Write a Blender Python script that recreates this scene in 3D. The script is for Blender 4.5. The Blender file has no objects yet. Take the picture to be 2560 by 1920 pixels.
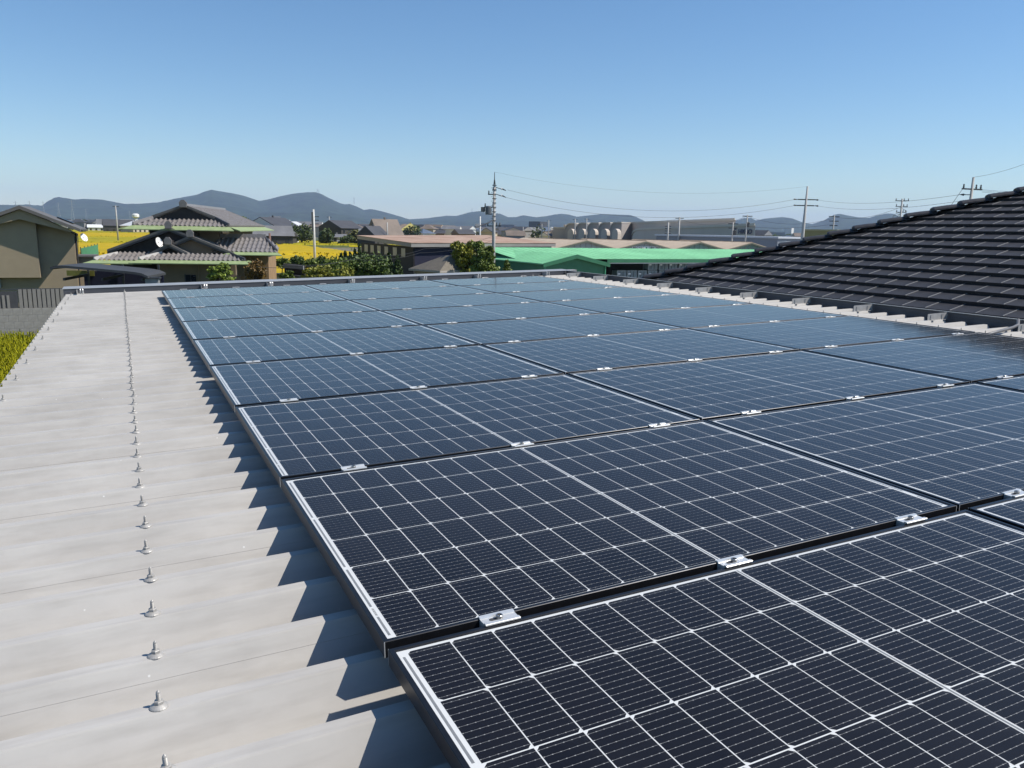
import bpy, math, random
from mathutils import Vector, Matrix
random.seed(7)
R = math.radians
SC = bpy.context.scene
COL = SC.collection

# ---------------------------------------------------------------- camera
CW = Vector((-0.41947, -0.25130, 6.0))
RW = ((0.89955889, -0.43639492, 0.01879567),
      (-0.06650749, -0.1793695, -0.98153112),
      (0.43170656, 0.88169499, -0.19037696))       # rows: image right, image down, view direction
FPX = 1987.6                                       # focal length in photo pixels (2560 wide)
cam = bpy.data.objects.new('camera', bpy.data.cameras.new('camera'))
COL.objects.link(cam)
rt, dn, fw = Vector(RW[0]), Vector(RW[1]), Vector(RW[2])
cam.matrix_world = Matrix(((rt.x, -dn.x, -fw.x, CW.x), (rt.y, -dn.y, -fw.y, CW.y), (rt.z, -dn.z, -fw.z, CW.z), (0, 0, 0, 1)))
cam.data.sensor_width = 36
cam.data.lens = 36 * FPX / 2560
cam.data.clip_start = 0.05
cam.data.clip_end = 60000
SC.camera = cam

# ---------------------------------------------------------------- light
SUN = Vector((0.744, -0.386, 1.0)).normalized()
world = bpy.data.worlds.new('World')
SC.world = world
world.use_nodes = True
wn = world.node_tree
sky = wn.nodes.new('ShaderNodeTexSky')
sky.sky_type = 'NISHITA'
sky.sun_disc = False
sky.sun_elevation = math.asin(SUN.z)
sky.sun_rotation = math.atan2(SUN.x, SUN.y)
sky.air_density = 1.0
sky.dust_density = 0.15
sky.ozone_density = 3.0
bg = wn.nodes['Background']
bg.inputs['Strength'].default_value = 0.105
hs_ = wn.nodes.new('ShaderNodeHueSaturation')
hs_.inputs['Saturation'].default_value = 1.16
tn_ = wn.nodes.new('ShaderNodeMix'); tn_.data_type = 'RGBA'; tn_.blend_type = 'MULTIPLY'
tn_.inputs[0].default_value = 1.0
tn_.inputs[7].default_value = (0.95, 1.02, 1.06, 1)
wn.links.new(sky.outputs[0], hs_.inputs['Color'])
wn.links.new(hs_.outputs[0], tn_.inputs[6])
wn.links.new(tn_.outputs[2], bg.inputs['Color'])
sl = bpy.data.lights.new('sun', 'SUN')
sl.energy = 5.0
sl.angle = R(0.53)
sl.color = (1.0, 0.945, 0.865)
sun = bpy.data.objects.new('sun', sl)
COL.objects.link(sun)
sun.location = (20, -10, 40)
sun.rotation_euler = SUN.to_track_quat('Z', 'Y').to_euler()
vs = SC.view_settings
vs.view_transform = 'Standard'
vs.look = 'None'
vs.exposure = 0.2
vs.gamma = 1.0
vs.use_curve_mapping = False
cy = SC.cycles
cy.max_bounces = 8
cy.transparent_max_bounces = 12
cy.volume_bounces = 1
cy.caustics_reflective = False
cy.caustics_refractive = False

# ---------------------------------------------------------------- helpers
def ray(u, v):
    a, b = (u - 1280) / FPX, (v - 960) / FPX
    return rt * a + dn * b + fw
def at(u, v, x=None, y=None, z=None):              # point on a pixel's ray that lies on a known plane
    d = ray(u, v)
    t = (x - CW.x) / d.x if x is not None else (y - CW.y) / d.y if y is not None else (z - CW.z) / d.z
    return CW + d * t
def rng(u, v, dist):                               # point on a pixel's ray at a known distance
    d = ray(u, v)
    return CW + d * (dist / math.hypot(d.x, d.y))

def nodes_of(name):
    m = bpy.data.materials.new(name)
    m.use_nodes = True
    return m, m.node_tree, m.node_tree.nodes['Principled BSDF']

MATS = {}
def mat(name, c, rough=0.6, var=0.12, scale=4.0, metal=0.0, bump=0.0, bscale=None, detail=4, spec=0.5, c2=None, coat=0.0):
    if name in MATS:
        return MATS[name]
    m, nt, p = nodes_of(name)
    N, K = nt.nodes, nt.links
    tc = N.new('ShaderNodeTexCoord')
    nz = N.new('ShaderNodeTexNoise')
    nz.inputs['Scale'].default_value = scale
    nz.inputs['Detail'].default_value = detail
    nz.inputs['Roughness'].default_value = 0.6
    K.new(tc.outputs['Object'], nz.inputs['Vector'])
    mr = N.new('ShaderNodeMapRange')
    mr.inputs[1].default_value, mr.inputs[2].default_value = 0.3, 0.7
    K.new(nz.outputs[0], mr.inputs[0])
    mx = N.new('ShaderNodeMix')
    mx.data_type = 'RGBA'
    a = tuple(x * (1 - var) for x in c)
    b = tuple(min(1, x * (1 + var)) for x in c) if c2 is None else c2
    mx.inputs[6].default_value = (*a, 1)
    mx.inputs[7].default_value = (*b, 1)
    K.new(mr.outputs[0], mx.inputs[0])
    K.new(mx.outputs[2], p.inputs['Base Color'])
    p.inputs['Roughness'].default_value = rough
    p.inputs['Metallic'].default_value = metal
    p.inputs['Specular IOR Level'].default_value = spec
    if coat:
        p.inputs['Coat Weight'].default_value = coat
    if bump:
        nb = N.new('ShaderNodeTexNoise')
        nb.inputs['Scale'].default_value = bscale or scale * 6
        nb.inputs['Detail'].default_value = 3
        K.new(tc.outputs['Object'], nb.inputs['Vector'])
        bp = N.new('ShaderNodeBump')
        bp.inputs['Strength'].default_value = bump
        bp.inputs['Distance'].default_value = 0.02
        K.new(nb.outputs[0], bp.inputs['Height'])
        K.new(bp.outputs[0], p.inputs['Normal'])
    MATS[name] = m
    return m

class MB:
    """collects faces; build() links them as one mesh object"""
    def __init__(s):
        s.v, s.f, s.m = [], [], []
    def quad(s, *pts, m=0):
        i = len(s.v)
        s.v += [tuple(p) for p in pts]
        s.f.append(tuple(range(i, i + len(pts))))
        s.m.append(m)
        return s
    def box(s, x0, y0, z0, x1, y1, z1, m=0):
        P = [(x0, y0, z0), (x1, y0, z0), (x1, y1, z0), (x0, y1, z0), (x0, y0, z1), (x1, y0, z1), (x1, y1, z1), (x0, y1, z1)]
        return s.hexa(P, m)
    def hexa(s, P, m=0):                            # 4 bottom + 4 top corners
        i = len(s.v)
        s.v += [tuple(p) for p in P]
        for f in ((3, 2, 1, 0), (4, 5, 6, 7), (0, 1, 5, 4), (1, 2, 6, 5), (2, 3, 7, 6), (3, 0, 4, 7)):
            s.f.append(tuple(i + k for k in f))
            s.m.append(m)
        return s
    def prism(s, poly, d, m=0):                     # polygon (list of 3d points) pushed along vector d
        n, i = len(poly), len(s.v)
        d = Vector(d)
        s.v += [tuple(p) for p in poly] + [tuple(Vector(p) + d) for p in poly]
        s.f.append(tuple(range(i, i + n)))
        s.f.append(tuple(range(i + 2 * n - 1, i + n - 1, -1)))
        s.m += [m, m]
        for k in range(n):
            a, b = i + k, i + (k + 1) % n
            s.f.append((b, a, a + n, b + n))
            s.m.append(m)
        return s
    def slab(s, pts, t, m=0):                       # polygon with thickness t downwards
        return s.prism(pts, (0, 0, -t), m)
    def tube(s, pts, r, n=8, m=0, caps=True):       # r: number or one per point
        pts = [Vector(p) for p in pts]
        rr = r if isinstance(r, (list, tuple)) else [r] * len(pts)
        i0 = len(s.v)
        for k, p in enumerate(pts):
            d = (pts[min(k + 1, len(pts) - 1)] - pts[max(k - 1, 0)]).normalized()
            a = d.orthogonal().normalized() if k == 0 else (a - d * a.dot(d)).normalized()
            b = d.cross(a)
            for j in range(n):
                t = 2 * math.pi * j / n
                s.v.append(tuple(p + (a * math.cos(t) + b * math.sin(t)) * rr[k]))
        for k in range(len(pts) - 1):
            for j in range(n):
                q = i0 + k * n
                s.f.append((q + j, q + (j + 1) % n, q + n + (j + 1) % n, q + n + j))
                s.m.append(m)
        if caps:
            s.f.append(tuple(i0 + j for j in reversed(range(n))))
            s.f.append(tuple(i0 + (len(pts) - 1) * n + j for j in range(n)))
            s.m += [m, m]
        return s
    def lathe(s, prof, c=(0, 0, 0), n=12, m=0):     # prof: (radius, z) from bottom to top
        i0 = len(s.v)
        for r, z in prof:
            for j in range(n):
                t = 2 * math.pi * j / n
                s.v.append((c[0] + r * math.cos(t), c[1] + r * math.sin(t), c[2] + z))
        for k in range(len(prof) - 1):
            for j in range(n):
                q = i0 + k * n
                s.f.append((q + j, q + (j + 1) % n, q + n + (j + 1) % n, q + n + j))
                s.m.append(m)
        s.f.append(tuple(i0 + (len(prof) - 1) * n + j for j in range(n)))
        s.m.append(m)
        return s
    def mesh(s, name, mats, smooth=False):
        me = bpy.data.meshes.new(name)
        me.from_pydata(s.v, [], s.f)
        for x in (mats if isinstance(mats, (list, tuple)) else [mats]):
            me.materials.append(x)
        if any(s.m):
            me.polygons.foreach_set('material_index', s.m)
        if smooth:
            me.polygons.foreach_set('use_smooth', [True] * len(me.polygons))
        me.update()
        return me
    def build(s, name, mats, parent=None, smooth=False):
        return link(name, s.mesh(name, mats, smooth), parent)

def link(name, me, parent=None, loc=None, rot=None):
    o = bpy.data.objects.new(name, me)
    COL.objects.link(o)
    if parent is not None:
        o.parent = parent
    if loc is not None:
        o.location = loc
    if rot is not None:
        o.rotation_euler = rot
    return o
def tag(o, label, cat, group=None, kind=None):
    if label:
        o['label'] = label
    if cat:
        o['category'] = cat
    if group:
        o['group'] = group
    if kind:
        o['kind'] = kind
    return o
def thing(name, label, cat, loc=(0, 0, 0), rz=0.0, group=None, rot=None):
    o = link(name, None, None, loc, rot or (0, 0, rz))
    o.empty_display_size = 0.3
    return tag(o, label, cat, group)
def copy_tree(o, parent=None):
    c = o.copy()
    COL.objects.link(c)
    c.parent = parent
    for ch in list(o.children):
        copy_tree(ch, c)
    return c

class Frame:
    """a building's own axes: lx along its front, ly into its depth; p() puts a pixel on the plane ly = const"""
    def __init__(s, o, rz):
        s.o, s.rz = Vector((o[0], o[1], 0)), rz
        s.e = Vector((math.cos(rz), math.sin(rz), 0))
        s.n = Vector((-math.sin(rz), math.cos(rz), 0))
    def p(s, u, v, ly=0.0):
        d = ray(u, v)
        t = (ly - (CW - s.o).dot(s.n)) / d.dot(s.n)
        w = CW + d * t
        return Vector(((w - s.o).dot(s.e), ly, w.z))
    def side(s, u, v, lx):
        d = ray(u, v)
        t = (lx - (CW - s.o).dot(s.e)) / d.dot(s.e)
        w = CW + d * t
        return Vector((lx, (w - s.o).dot(s.n), w.z))

# ---------------------------------------------------------------- ground
gm, nt, p = nodes_of('ground_soil')
N, K = nt.nodes, nt.links
tc = N.new('ShaderNodeTexCoord')
n1 = N.new('ShaderNodeTexNoise'); n1.inputs['Scale'].default_value = 0.02; n1.inputs['Detail'].default_value = 6
n2 = N.new('ShaderNodeTexNoise'); n2.inputs['Scale'].default_value = 1.3; n2.inputs['Detail'].default_value = 5
K.new(tc.outputs['Object'], n1.inputs['Vector']); K.new(tc.outputs['Object'], n2.inputs['Vector'])
cr = N.new('ShaderNodeValToRGB')
cr.color_ramp.elements[0].position, cr.color_ramp.elements[0].color = 0.40, (0.055, 0.075, 0.025, 1)
cr.color_ramp.elements[1].position, cr.color_ramp.elements[1].color = 0.60, (0.20, 0.165, 0.11, 1)
mm = N.new('ShaderNodeMix'); mm.data_type = 'FLOAT'; mm.inputs[0].default_value = 0.4
K.new(n1.outputs[0], mm.inputs[2]); K.new(n2.outputs[0], mm.inputs[3]); K.new(mm.outputs[0], cr.inputs[0])
K.new(cr.outputs[0], p.inputs['Base Color']); p.inputs['Roughness'].default_value = 0.95
g = MB().quad((-14000, -400, 0), (14000, -400, 0), (14000, 14000, 0), (-14000, 14000, 0)).build('ground', gm)
g['kind'] = 'structure'

# ================================================================ the roof we stand on
TH = 0.0266937                                      # the roof falls 2.7 % to the left
ZO = 5.19044
def L(x, y, z):
    return Vector((x * math.cos(TH) - z * math.sin(TH), y, x * math.sin(TH) + z * math.cos(TH) + ZO))
ROT = (0, -TH, 0)
PX, PY, GX, GY = 1.722, 1.134, 0.0123, 0.0269       # panel size and gaps

# light grey painted steel deck
def deck_material():
    m, nt, p = nodes_of('painted_steel_deck')
    N, K = nt.nodes, nt.links
    tc = N.new('ShaderNodeTexCoord')
    oi = N.new('ShaderNodeObjectInfo')
    ad = N.new('ShaderNodeVectorMath'); ad.operation = 'ADD'
    K.new(tc.outputs['Object'], ad.inputs[0]); K.new(oi.outputs['Location'], ad.inputs[1])
    a = N.new('ShaderNodeTexNoise'); a.inputs['Scale'].default_value = 1.7; a.inputs['Detail'].default_value = 7; a.inputs['Roughness'].default_value = 0.65
    K.new(ad.outputs[0], a.inputs['Vector'])
    st = N.new('ShaderNodeMapping'); st.inputs['Scale'].default_value = (6, 60, 20)
    K.new(ad.outputs[0], st.inputs['Vector'])
    b = N.new('ShaderNodeTexNoise'); b.inputs['Scale'].default_value = 1.0; b.inputs['Detail'].default_value = 5
    K.new(st.outputs[0], b.inputs['Vector'])
    c1 = N.new('ShaderNodeValToRGB')
    e = c1.color_ramp.elements
    e[0].position, e[0].color = 0.30, (0.385, 0.366, 0.337, 1)
    e[1].position, e[1].color = 0.70, (0.485, 0.464, 0.430, 1)
    K.new(a.outputs[0], c1.inputs[0])
    mx = N.new('ShaderNodeMix'); mx.data_type = 'RGBA'; mx.blend_type = 'MULTIPLY'; mx.inputs[0].default_value = 0.5
    c2 = N.new('ShaderNodeValToRGB')
    e = c2.color_ramp.elements
    e[0].position, e[0].color = 0.30, (0.78, 0.77, 0.76, 1)
    e[1].position, e[1].color = 0.55, (1, 1, 1, 1)
    K.new(b.outputs[0], c2.inputs[0])
    K.new(c1.outputs[0], mx.inputs[6]); K.new(c2.outputs[0], mx.inputs[7])
    # pale specks and drips
    vo = N.new('ShaderNodeTexVoronoi'); vo.inputs['Scale'].default_value = 13.0; vo.inputs['Randomness'].default_value = 1.0
    K.new(ad.outputs[0], vo.inputs['Vector'])
    lt = N.new('ShaderNodeMath'); lt.operation = 'LESS_THAN'; lt.inputs[1].default_value = 0.036
    K.new(vo.outputs['Distance'], lt.inputs[0])
    m2 = N.new('ShaderNodeMix'); m2.data_type = 'RGBA'; m2.inputs[7].default_value = (0.60, 0.59, 0.56, 1)
    K.new(lt.outputs[0], m2.inputs[0]); K.new(mx.outputs[2], m2.inputs[6])
    K.new(m2.outputs[2], p.inputs['Base Color'])
    rr = N.new('ShaderNodeMapRange'); rr.inputs[3].default_value, rr.inputs[4].default_value = 0.42, 0.62
    K.new(a.outputs[0], rr.inputs[0]); K.new(rr.outputs[0], p.inputs['Roughness'])
    p.inputs['Specular IOR Level'].default_value = 0.18
    bp = N.new('ShaderNodeBump'); bp.inputs['Strength'].default_value = 0.35; bp.inputs['Distance'].default_value = 0.004
    sb = N.new('ShaderNodeMath'); sb.operation = 'SUBTRACT'; sb.inputs[0].default_value = 0.06; sb.use_clamp = True
    K.new(vo.outputs['Distance'], sb.inputs[1])
    f2 = N.new('ShaderNodeTexNoise'); f2.inputs['Scale'].default_value = 160; f2.inputs['Detail'].default_value = 2
    K.new(ad.outputs[0], f2.inputs['Vector'])
    s2 = N.new('ShaderNodeMath'); s2.operation = 'MULTIPLY_ADD'; s2.inputs[1].default_value = 0.03
    K.new(f2.outputs[0], s2.inputs[0]); K.new(sb.outputs[0], s2.inputs[2])
    K.new(s2.outputs[0], bp.inputs['Height']); K.new(bp.outputs[0], p.inputs['Normal'])
    return m
M_deck = deck_material()
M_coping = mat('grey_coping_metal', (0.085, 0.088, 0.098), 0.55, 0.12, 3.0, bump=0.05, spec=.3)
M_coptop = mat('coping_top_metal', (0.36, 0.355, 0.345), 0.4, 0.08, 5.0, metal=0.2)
M_steel = mat('painted_bolt_steel', (0.36, 0.345, 0.32), 0.45, 0.2, 90.0, metal=0.1)
M_alu = mat('cast_aluminium', (0.66, 0.66, 0.64), 0.32, 0.06, 40.0, metal=0.45)
M_galv = mat('galvanised_plate', (0.46, 0.45, 0.43), 0.5, 0.14, 18.0, metal=0.3, bump=0.1)
M_black_al = mat('black_anodised_frame', (0.022, 0.023, 0.027), 0.33, 0.2, 25.0, metal=0.6)
M_wallsid = mat('factory_wall_siding', (0.33, 0.33, 0.32), 0.6, 0.1, 2.0)

bld = thing('flat_roofed_workshop', 'workshop under a low light grey ribbed steel roof that carries the solar array', 'building', L(0, 0, 0), rot=ROT)
RIB0, PITCH, ZT, ZV = 1.4525, 0.2018, -0.075, -0.163
DX0, DX1, DY1 = -1.085, 6.21, 11.47
def rib_profile(yc, first):
    h = [(-0.1009, ZV), (-0.077, ZV), (-0.0735, ZV + 0.002), (-0.0185, ZT - 0.0035), (-0.0155, ZT), (0.0155, ZT), (0.0185, ZT - 0.0035), (0.0735, ZV + 0.002), (0.077, ZV), (0.1009, ZV)]
    h = h if first else h[1:]
    return [(yc + a, b) for a, b in h]
def sheet(nribs):
    pr = []
    for k in range(nribs):
        pr += rib_profile(k * PITCH, k == 0)
    mb = MB()
    for (a, za), (b, zb) in zip(pr, pr[1:]):
        mb.quad((DX0, a, za), (DX1, a, za), (DX1, b, zb), (DX0, b, zb))
        mb.quad((DX0, b, zb - .0012), (DX1, b, zb - .0012), (DX1, a, za - .0012), (DX0, a, za - .0012))
        for X, sgn in ((DX0, 1), (DX1, -1)):
            q = [(X, a, za), (X, b, zb), (X, b, zb - .0012), (X, a, za - .0012)]
            mb.quad(*(q if sgn > 0 else q[::-1]))
    # lap of the neighbouring sheet over the first rib
    t = .0009
    q = [(-.040, ZT - .0354), (-.0185, ZT - .0035), (-.0155, ZT), (.0155, ZT), (.0185, ZT - .0035), (.030, ZT - .0205)]
    for (a, za), (b, zb) in zip(q, q[1:]):
        mb.quad((DX0 + .002, a, za + t), (DX1 - .002, a, za + t), (DX1 - .002, b, zb + t), (DX0 + .002, b, zb + t))
    for (a, za) in (q[0], q[-1]):
        mb.quad((DX0 + .002, a, za), (DX1 - .002, a, za), (DX1 - .002, a, za + t), (DX0 + .002, a, za + t))
    return mb.mesh('roof_sheet', M_deck)
sheet3 = sheet(3)
rib_ys = []
k = -15
while RIB0 + (k + 2.5) * PITCH < DY1 - .02:
    link('roof_sheet', sheet3, bld, (0, RIB0 + k * PITCH, 0))
    rib_ys += [RIB0 + (k + j) * PITCH for j in range(3)]
    k += 3
rest = 0
while RIB0 + (k + rest + 0.5) * PITCH < DY1:
    rest += 1
if rest:
    link('roof_sheet', sheet(rest), bld, (0, RIB0 + k * PITCH, 0))
    rib_ys += [RIB0 + (k + j) * PITCH for j in range(rest)]
YN = rib_ys[0] - PITCH / 2
YE = rib_ys[-1] + PITCH / 2

# bolts with domed washers on every rib
def bolt_mesh():
    mb = MB()
    mb.lathe([(.0172, 0), (.0172, .0015), (.0155, .0035), (.0115, .0062), (.009, .0075)], n=20)
    mb.lathe([(.0088, .0070), (.0092, .0078), (.0092, .0125), (.0078, .0142), (.005, .0148)], n=6)
    pr = [(.0042, .0145)]
    for q in range(7):
        pr += [(.0046, .0150 + q * .0021), (.0036, .0160 + q * .0021)]
    pr += [(.0042, .0300), (.0030, .0325), (.0006, .0350)]
    mb.lathe(pr, n=12)
    return mb.mesh('bolt', M_steel)
bolt = bolt_mesh()
for i, y in enumerate(rib_ys):
    if y > -0.2:
        link('bolt', bolt, bld, (-0.411 + random.uniform(-.004, .004), y + random.uniform(-.003, .003), ZT), (random.uniform(-.05, .05), random.uniform(-.05, .05), random.uniform(0, 6)))
    if y > 2.5:
        link('bolt', bolt, bld, (5.60, y, ZT), (0, 0, random.uniform(0, 6)))
# eave closure tabs and eave bolts on the left edge
tab = MB()
tab.hexa([(-.028, -.034, -.050), (.0, -.036, -.004), (.0, .036, -.004), (-.028, .034, -.050),
          (-.030, -.034, -.046), (.0, -.034, .0008), (.0, .034, .0008), (-.030, .034, -.046)])
tabm = tab.mesh('eave_tab', mat('white_eave_tab', (0.62, 0.61, 0.58), 0.5, 0.06, 9))
for i, y in enumerate(rib_ys):
    if y > 2:
        link('eave_tab', tabm, bld, (DX0, y, ZT))
        if i % 3 == 0:
            link('bolt', bolt, bld, (DX0 + .07, y, ZT), (0, 0, i))

# copings: a low dark kerb with a pale top along the far and the right side
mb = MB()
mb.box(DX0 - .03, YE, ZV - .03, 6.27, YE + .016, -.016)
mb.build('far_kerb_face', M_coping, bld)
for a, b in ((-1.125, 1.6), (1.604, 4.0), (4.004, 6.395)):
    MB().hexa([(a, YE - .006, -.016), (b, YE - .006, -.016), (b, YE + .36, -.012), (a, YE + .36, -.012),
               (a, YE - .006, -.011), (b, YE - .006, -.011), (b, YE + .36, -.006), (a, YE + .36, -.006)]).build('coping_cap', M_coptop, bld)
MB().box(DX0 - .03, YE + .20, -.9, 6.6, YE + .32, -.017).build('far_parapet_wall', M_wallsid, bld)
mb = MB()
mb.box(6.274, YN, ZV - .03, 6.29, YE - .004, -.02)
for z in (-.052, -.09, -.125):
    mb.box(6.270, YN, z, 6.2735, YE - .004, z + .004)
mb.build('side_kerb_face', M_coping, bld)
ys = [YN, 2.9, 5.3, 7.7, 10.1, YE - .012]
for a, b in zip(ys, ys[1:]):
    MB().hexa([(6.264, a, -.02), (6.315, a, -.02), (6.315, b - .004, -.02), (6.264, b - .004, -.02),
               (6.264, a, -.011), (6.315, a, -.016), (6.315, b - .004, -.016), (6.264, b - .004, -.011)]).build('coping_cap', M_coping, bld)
MB().box(6.259, YN, -.0105, 6.2668, YE - .012, -.0060).build('coping_edge_strip', M_alu, bld)
MB().box(DX1 - .02, YN, ZV - .045, 6.272, YE - .004, ZV - .035).build('side_gutter_bed', M_coping, bld)
# stay plates that tie the side kerb to the ribs
st = MB()
st.prism([(6.00, 0, .0), (6.262, 0, .0), (6.262, 0, .060), (6.20, 0, .060), (6.01, 0, .058), (6.00, 0, .054)], (0, .003, 0))
st.box(6.035, -.004, .0, 6.041, .0, .05)
st.box(6.035, -.03, .0, 6.06, 0, .003)
st.box(6.185, -.004, .0, 6.191, .0, .05)
st.box(6.19, -.03, .0, 6.205, 0, .003)
stm = st.mesh('stay_plate', M_galv)
y = 4.552 - 1.614
while y < 11.2:
    yy = min(rib_ys, key=lambda q: abs(q - y))
    link('stay_plate', stm, bld, (0, yy - .004, ZT))
    y += 0.8072
# stays on the far kerb
fs = MB()
fs.box(-.03, -.16, 0, -.026, 0, .052)
fs.box(.03, -.05, 0, .045, -.035, .06)
fs.box(-.03, -.09, 0, .05, 0, .004)
fsm = fs.mesh('kerb_stay', M_galv)
fb = MB().lathe([(.008, 0), (.008, .05), (.003, .058)], n=8).mesh('stay_bolt', M_alu)
for x in (-0.93, 0.56, 1.43, 2.60, 3.72, 4.62, 5.85):
    s = link('kerb_stay', fsm, bld, (x, YE, ZT))
    link('stay_bolt', fb, s, (.012, -.10, .003))
    link('stay_bolt', fb, s, (.04, -.115, .003))
# conduit that crosses the ribs at the side kerb
MB().tube([(5.36, 3.535, -.050), (5.7, 3.63, -.048), (6.0, 3.71, -.046), (6.14, 3.76, -.04), (6.20, 3.80, -.005)], .013, 10).build('conduit', mat('grey_conduit', (0.12, 0.12, 0.125), .5), bld, True)
# the body below
bx = MB()
bx.box(-0.95, YN + .1, -5.05, 6.5, YE + .25, ZV - .05)
bx.build('wall', M_wallsid, bld)

# ================================================================ solar panels
def cell_material():
    m, nt, p = nodes_of('mono_silicon_cell')
    N, K = nt.nodes, nt.links
    tc = N.new('ShaderNodeTexCoord')
    sp = N.new('ShaderNodeSeparateXYZ')
    K.new(tc.outputs['Object'], sp.inputs[0])
    def math_(op, a, b=None):
        n = N.new('ShaderNodeMath'); n.operation = op
        for i, x in enumerate((a, b)):
            if x is None: continue
            if isinstance(x, (int, float)): n.inputs[i].default_value = x
            else: K.new(x, n.inputs[i])
        return n.outputs[0]
    # ten bus bars along x, 18.1 mm apart, with solder dots
    y = math_('ADD', sp.outputs['Y'], 0.0905)
    fy = math_('FRACT', math_('DIVIDE', y, 0.0181))
    d = math_('MULTIPLY', math_('ABSOLUTE', math_('SUBTRACT', fy, 0.5)), 0.0181)
    bar = math_('LESS_THAN', d, 0.00026)
    fx = math_('FRACT', math_('DIVIDE', math_('ADD', sp.outputs['X'], 0.05), 0.0152))
    dx = math_('MULTIPLY', math_('ABSOLUTE', math_('SUBTRACT', fx, 0.5)), 0.0152)
    dot = math_('MULTIPLY', math_('LESS_THAN', d, 0.0009), math_('LESS_THAN', dx, 0.0012))
    msk = math_('MAXIMUM', bar, dot)
    oi = N.new('ShaderNodeObjectInfo')
    nz = N.new('ShaderNodeTexNoise'); nz.inputs['Scale'].default_value = 9
    K.new(tc.outputs['Object'], nz.inputs['Vector'])
    cr = N.new('ShaderNodeValToRGB')
    cr.color_ramp.elements[0].color = (0.0035, 0.0035, 0.0062, 1)
    cr.color_ramp.elements[1].color = (0.0085, 0.0075, 0.0115, 1)
    K.new(math_('MULTIPLY', math_('ADD', oi.outputs['Random'], nz.outputs[0]), 0.5), cr.inputs[0])
    mx = N.new('ShaderNodeMix'); mx.data_type = 'RGBA'
    mx.inputs[7].default_value = (0.40, 0.40, 0.41, 1)
    K.new(msk, mx.inputs[0]); K.new(cr.outputs[0], mx.inputs[6])
    K.new(mx.outputs[2], p.inputs['Base Color'])
    p.inputs['Roughness'].default_value = 0.5
    p.inputs['Specular IOR Level'].default_value = 0.25
    return m
M_cell = cell_material()
M_back = mat('white_backsheet', (0.80, 0.81, 0.83), 0.6, 0.03, 20)
M_ribbon = mat('tinned_ribbon', (0.30, 0.31, 0.33), 0.45, 0.08, 60, metal=0.3)
def glass_material():
    m = bpy.data.materials.new('solar_glass')
    m.use_nodes = True
    nt = m.node_tree
    nt.nodes.clear()
    N, K = nt.nodes, nt.links
    out = N.new('ShaderNodeOutputMaterial')
    tr = N.new('ShaderNodeBsdfTransparent'); tr.inputs[0].default_value = (0.93, 0.95, 0.96, 1)
    gl = N.new('ShaderNodeBsdfGlossy'); gl.inputs['Roughness'].default_value = 0.075
    fr = N.new('ShaderNodeFresnel'); fr.inputs['IOR'].default_value = 1.31
    tc = N.new('ShaderNodeTexCoord')
    nz = N.new('ShaderNodeTexNoise'); nz.inputs['Scale'].default_value = 3.0; nz.inputs['Detail'].default_value = 4
    K.new(tc.outputs['Object'], nz.inputs['Vector'])
    rr = N.new('ShaderNodeMapRange'); rr.inputs[3].default_value, rr.inputs[4].default_value = 0.06, 0.11
    K.new(nz.outputs[0], rr.inputs[0]); K.new(rr.outputs[0], gl.inputs['Roughness'])
    # fine dust film
    df = N.new('ShaderNodeBsdfDiffuse'); df.inputs[0].default_value = (0.5, 0.48, 0.45, 1)
    nd = N.new('ShaderNodeTexNoise'); nd.inputs['Scale'].default_value = 11.0; nd.inputs['Detail'].default_value = 8
    K.new(tc.outputs['Object'], nd.inputs['Vector'])
    dr = N.new('ShaderNodeMapRange'); dr.inputs[1].default_value, dr.inputs[2].default_value = 0.35, 0.75
    dr.inputs[3].default_value, dr.inputs[4].default_value = 0.0012, 0.0065
    K.new(nd.outputs[0], dr.inputs[0])
    m0 = N.new('ShaderNodeMixShader'); K.new(dr.outputs[0], m0.inputs[0]); K.new(tr.outputs[0], m0.inputs[1]); K.new(df.outputs[0], m0.inputs[2])
    mx = N.new('ShaderNodeMixShader'); K.new(fr.outputs[0], mx.inputs[0]); K.new(m0.outputs[0], mx.inputs[1]); K.new(gl.outputs[0], mx.inputs[2])
    K.new(mx.outputs[0], out.inputs[0])
    return m
M_glass = glass_material()

CX, CYP = 0.0892, 0.1803
def cell_mesh(flip):
    w, h, c = CX / 2, CYP / 2, 0.0075
    s = -1 if flip else 1
    P = [(-w, -h), (w - c, -h), (w, -h + c), (w, h - c), (w - c, h), (-w, h)]
    P = [(s * x, y) for x, y in P]
    if flip: P = P[::-1]
    return MB().quad(*[(x, y, 0) for x, y in P]).mesh('cell', M_cell)
cellA, cellB = cell_mesh(False), cell_mesh(True)
def frame_mesh():
    lip, H, ch = 0.0105, 0.035, 0.0012
    mb = MB()
    def ring(a0, za, a1, zb):
        A = [(a0, a0), (PX - a0, a0), (PX - a0, PY - a0), (a0, PY - a0)]
        B = [(a1, a1), (PX - a1, a1), (PX - a1, PY - a1), (a1, PY - a1)]
        for i in range(4):
            j = (i + 1) % 4
            mb.quad((*A[i], za), (*A[j], za), (*B[j], zb), (*B[i], zb))
    ring(0, -H, 0, -ch); ring(0, -ch, ch, 0); ring(ch, 0, lip - .0006, 0)
    ring(lip - .0006, 0, lip, -.0008); ring(lip, -.0008, lip, -.0065)
    ring(lip, -.0065, .003, -.0085); ring(.003, -.0085, .003, -H + .002); ring(.003, -H + .002, .028, -H + .002); ring(.028, -H + .002, .028, -H); ring(.028, -H, 0, -H)
    return mb.mesh('frame', M_black_al)
frame_me = frame_mesh()
key = MB()                                           # bare aluminium where the mitred frame corners are cut
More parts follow.
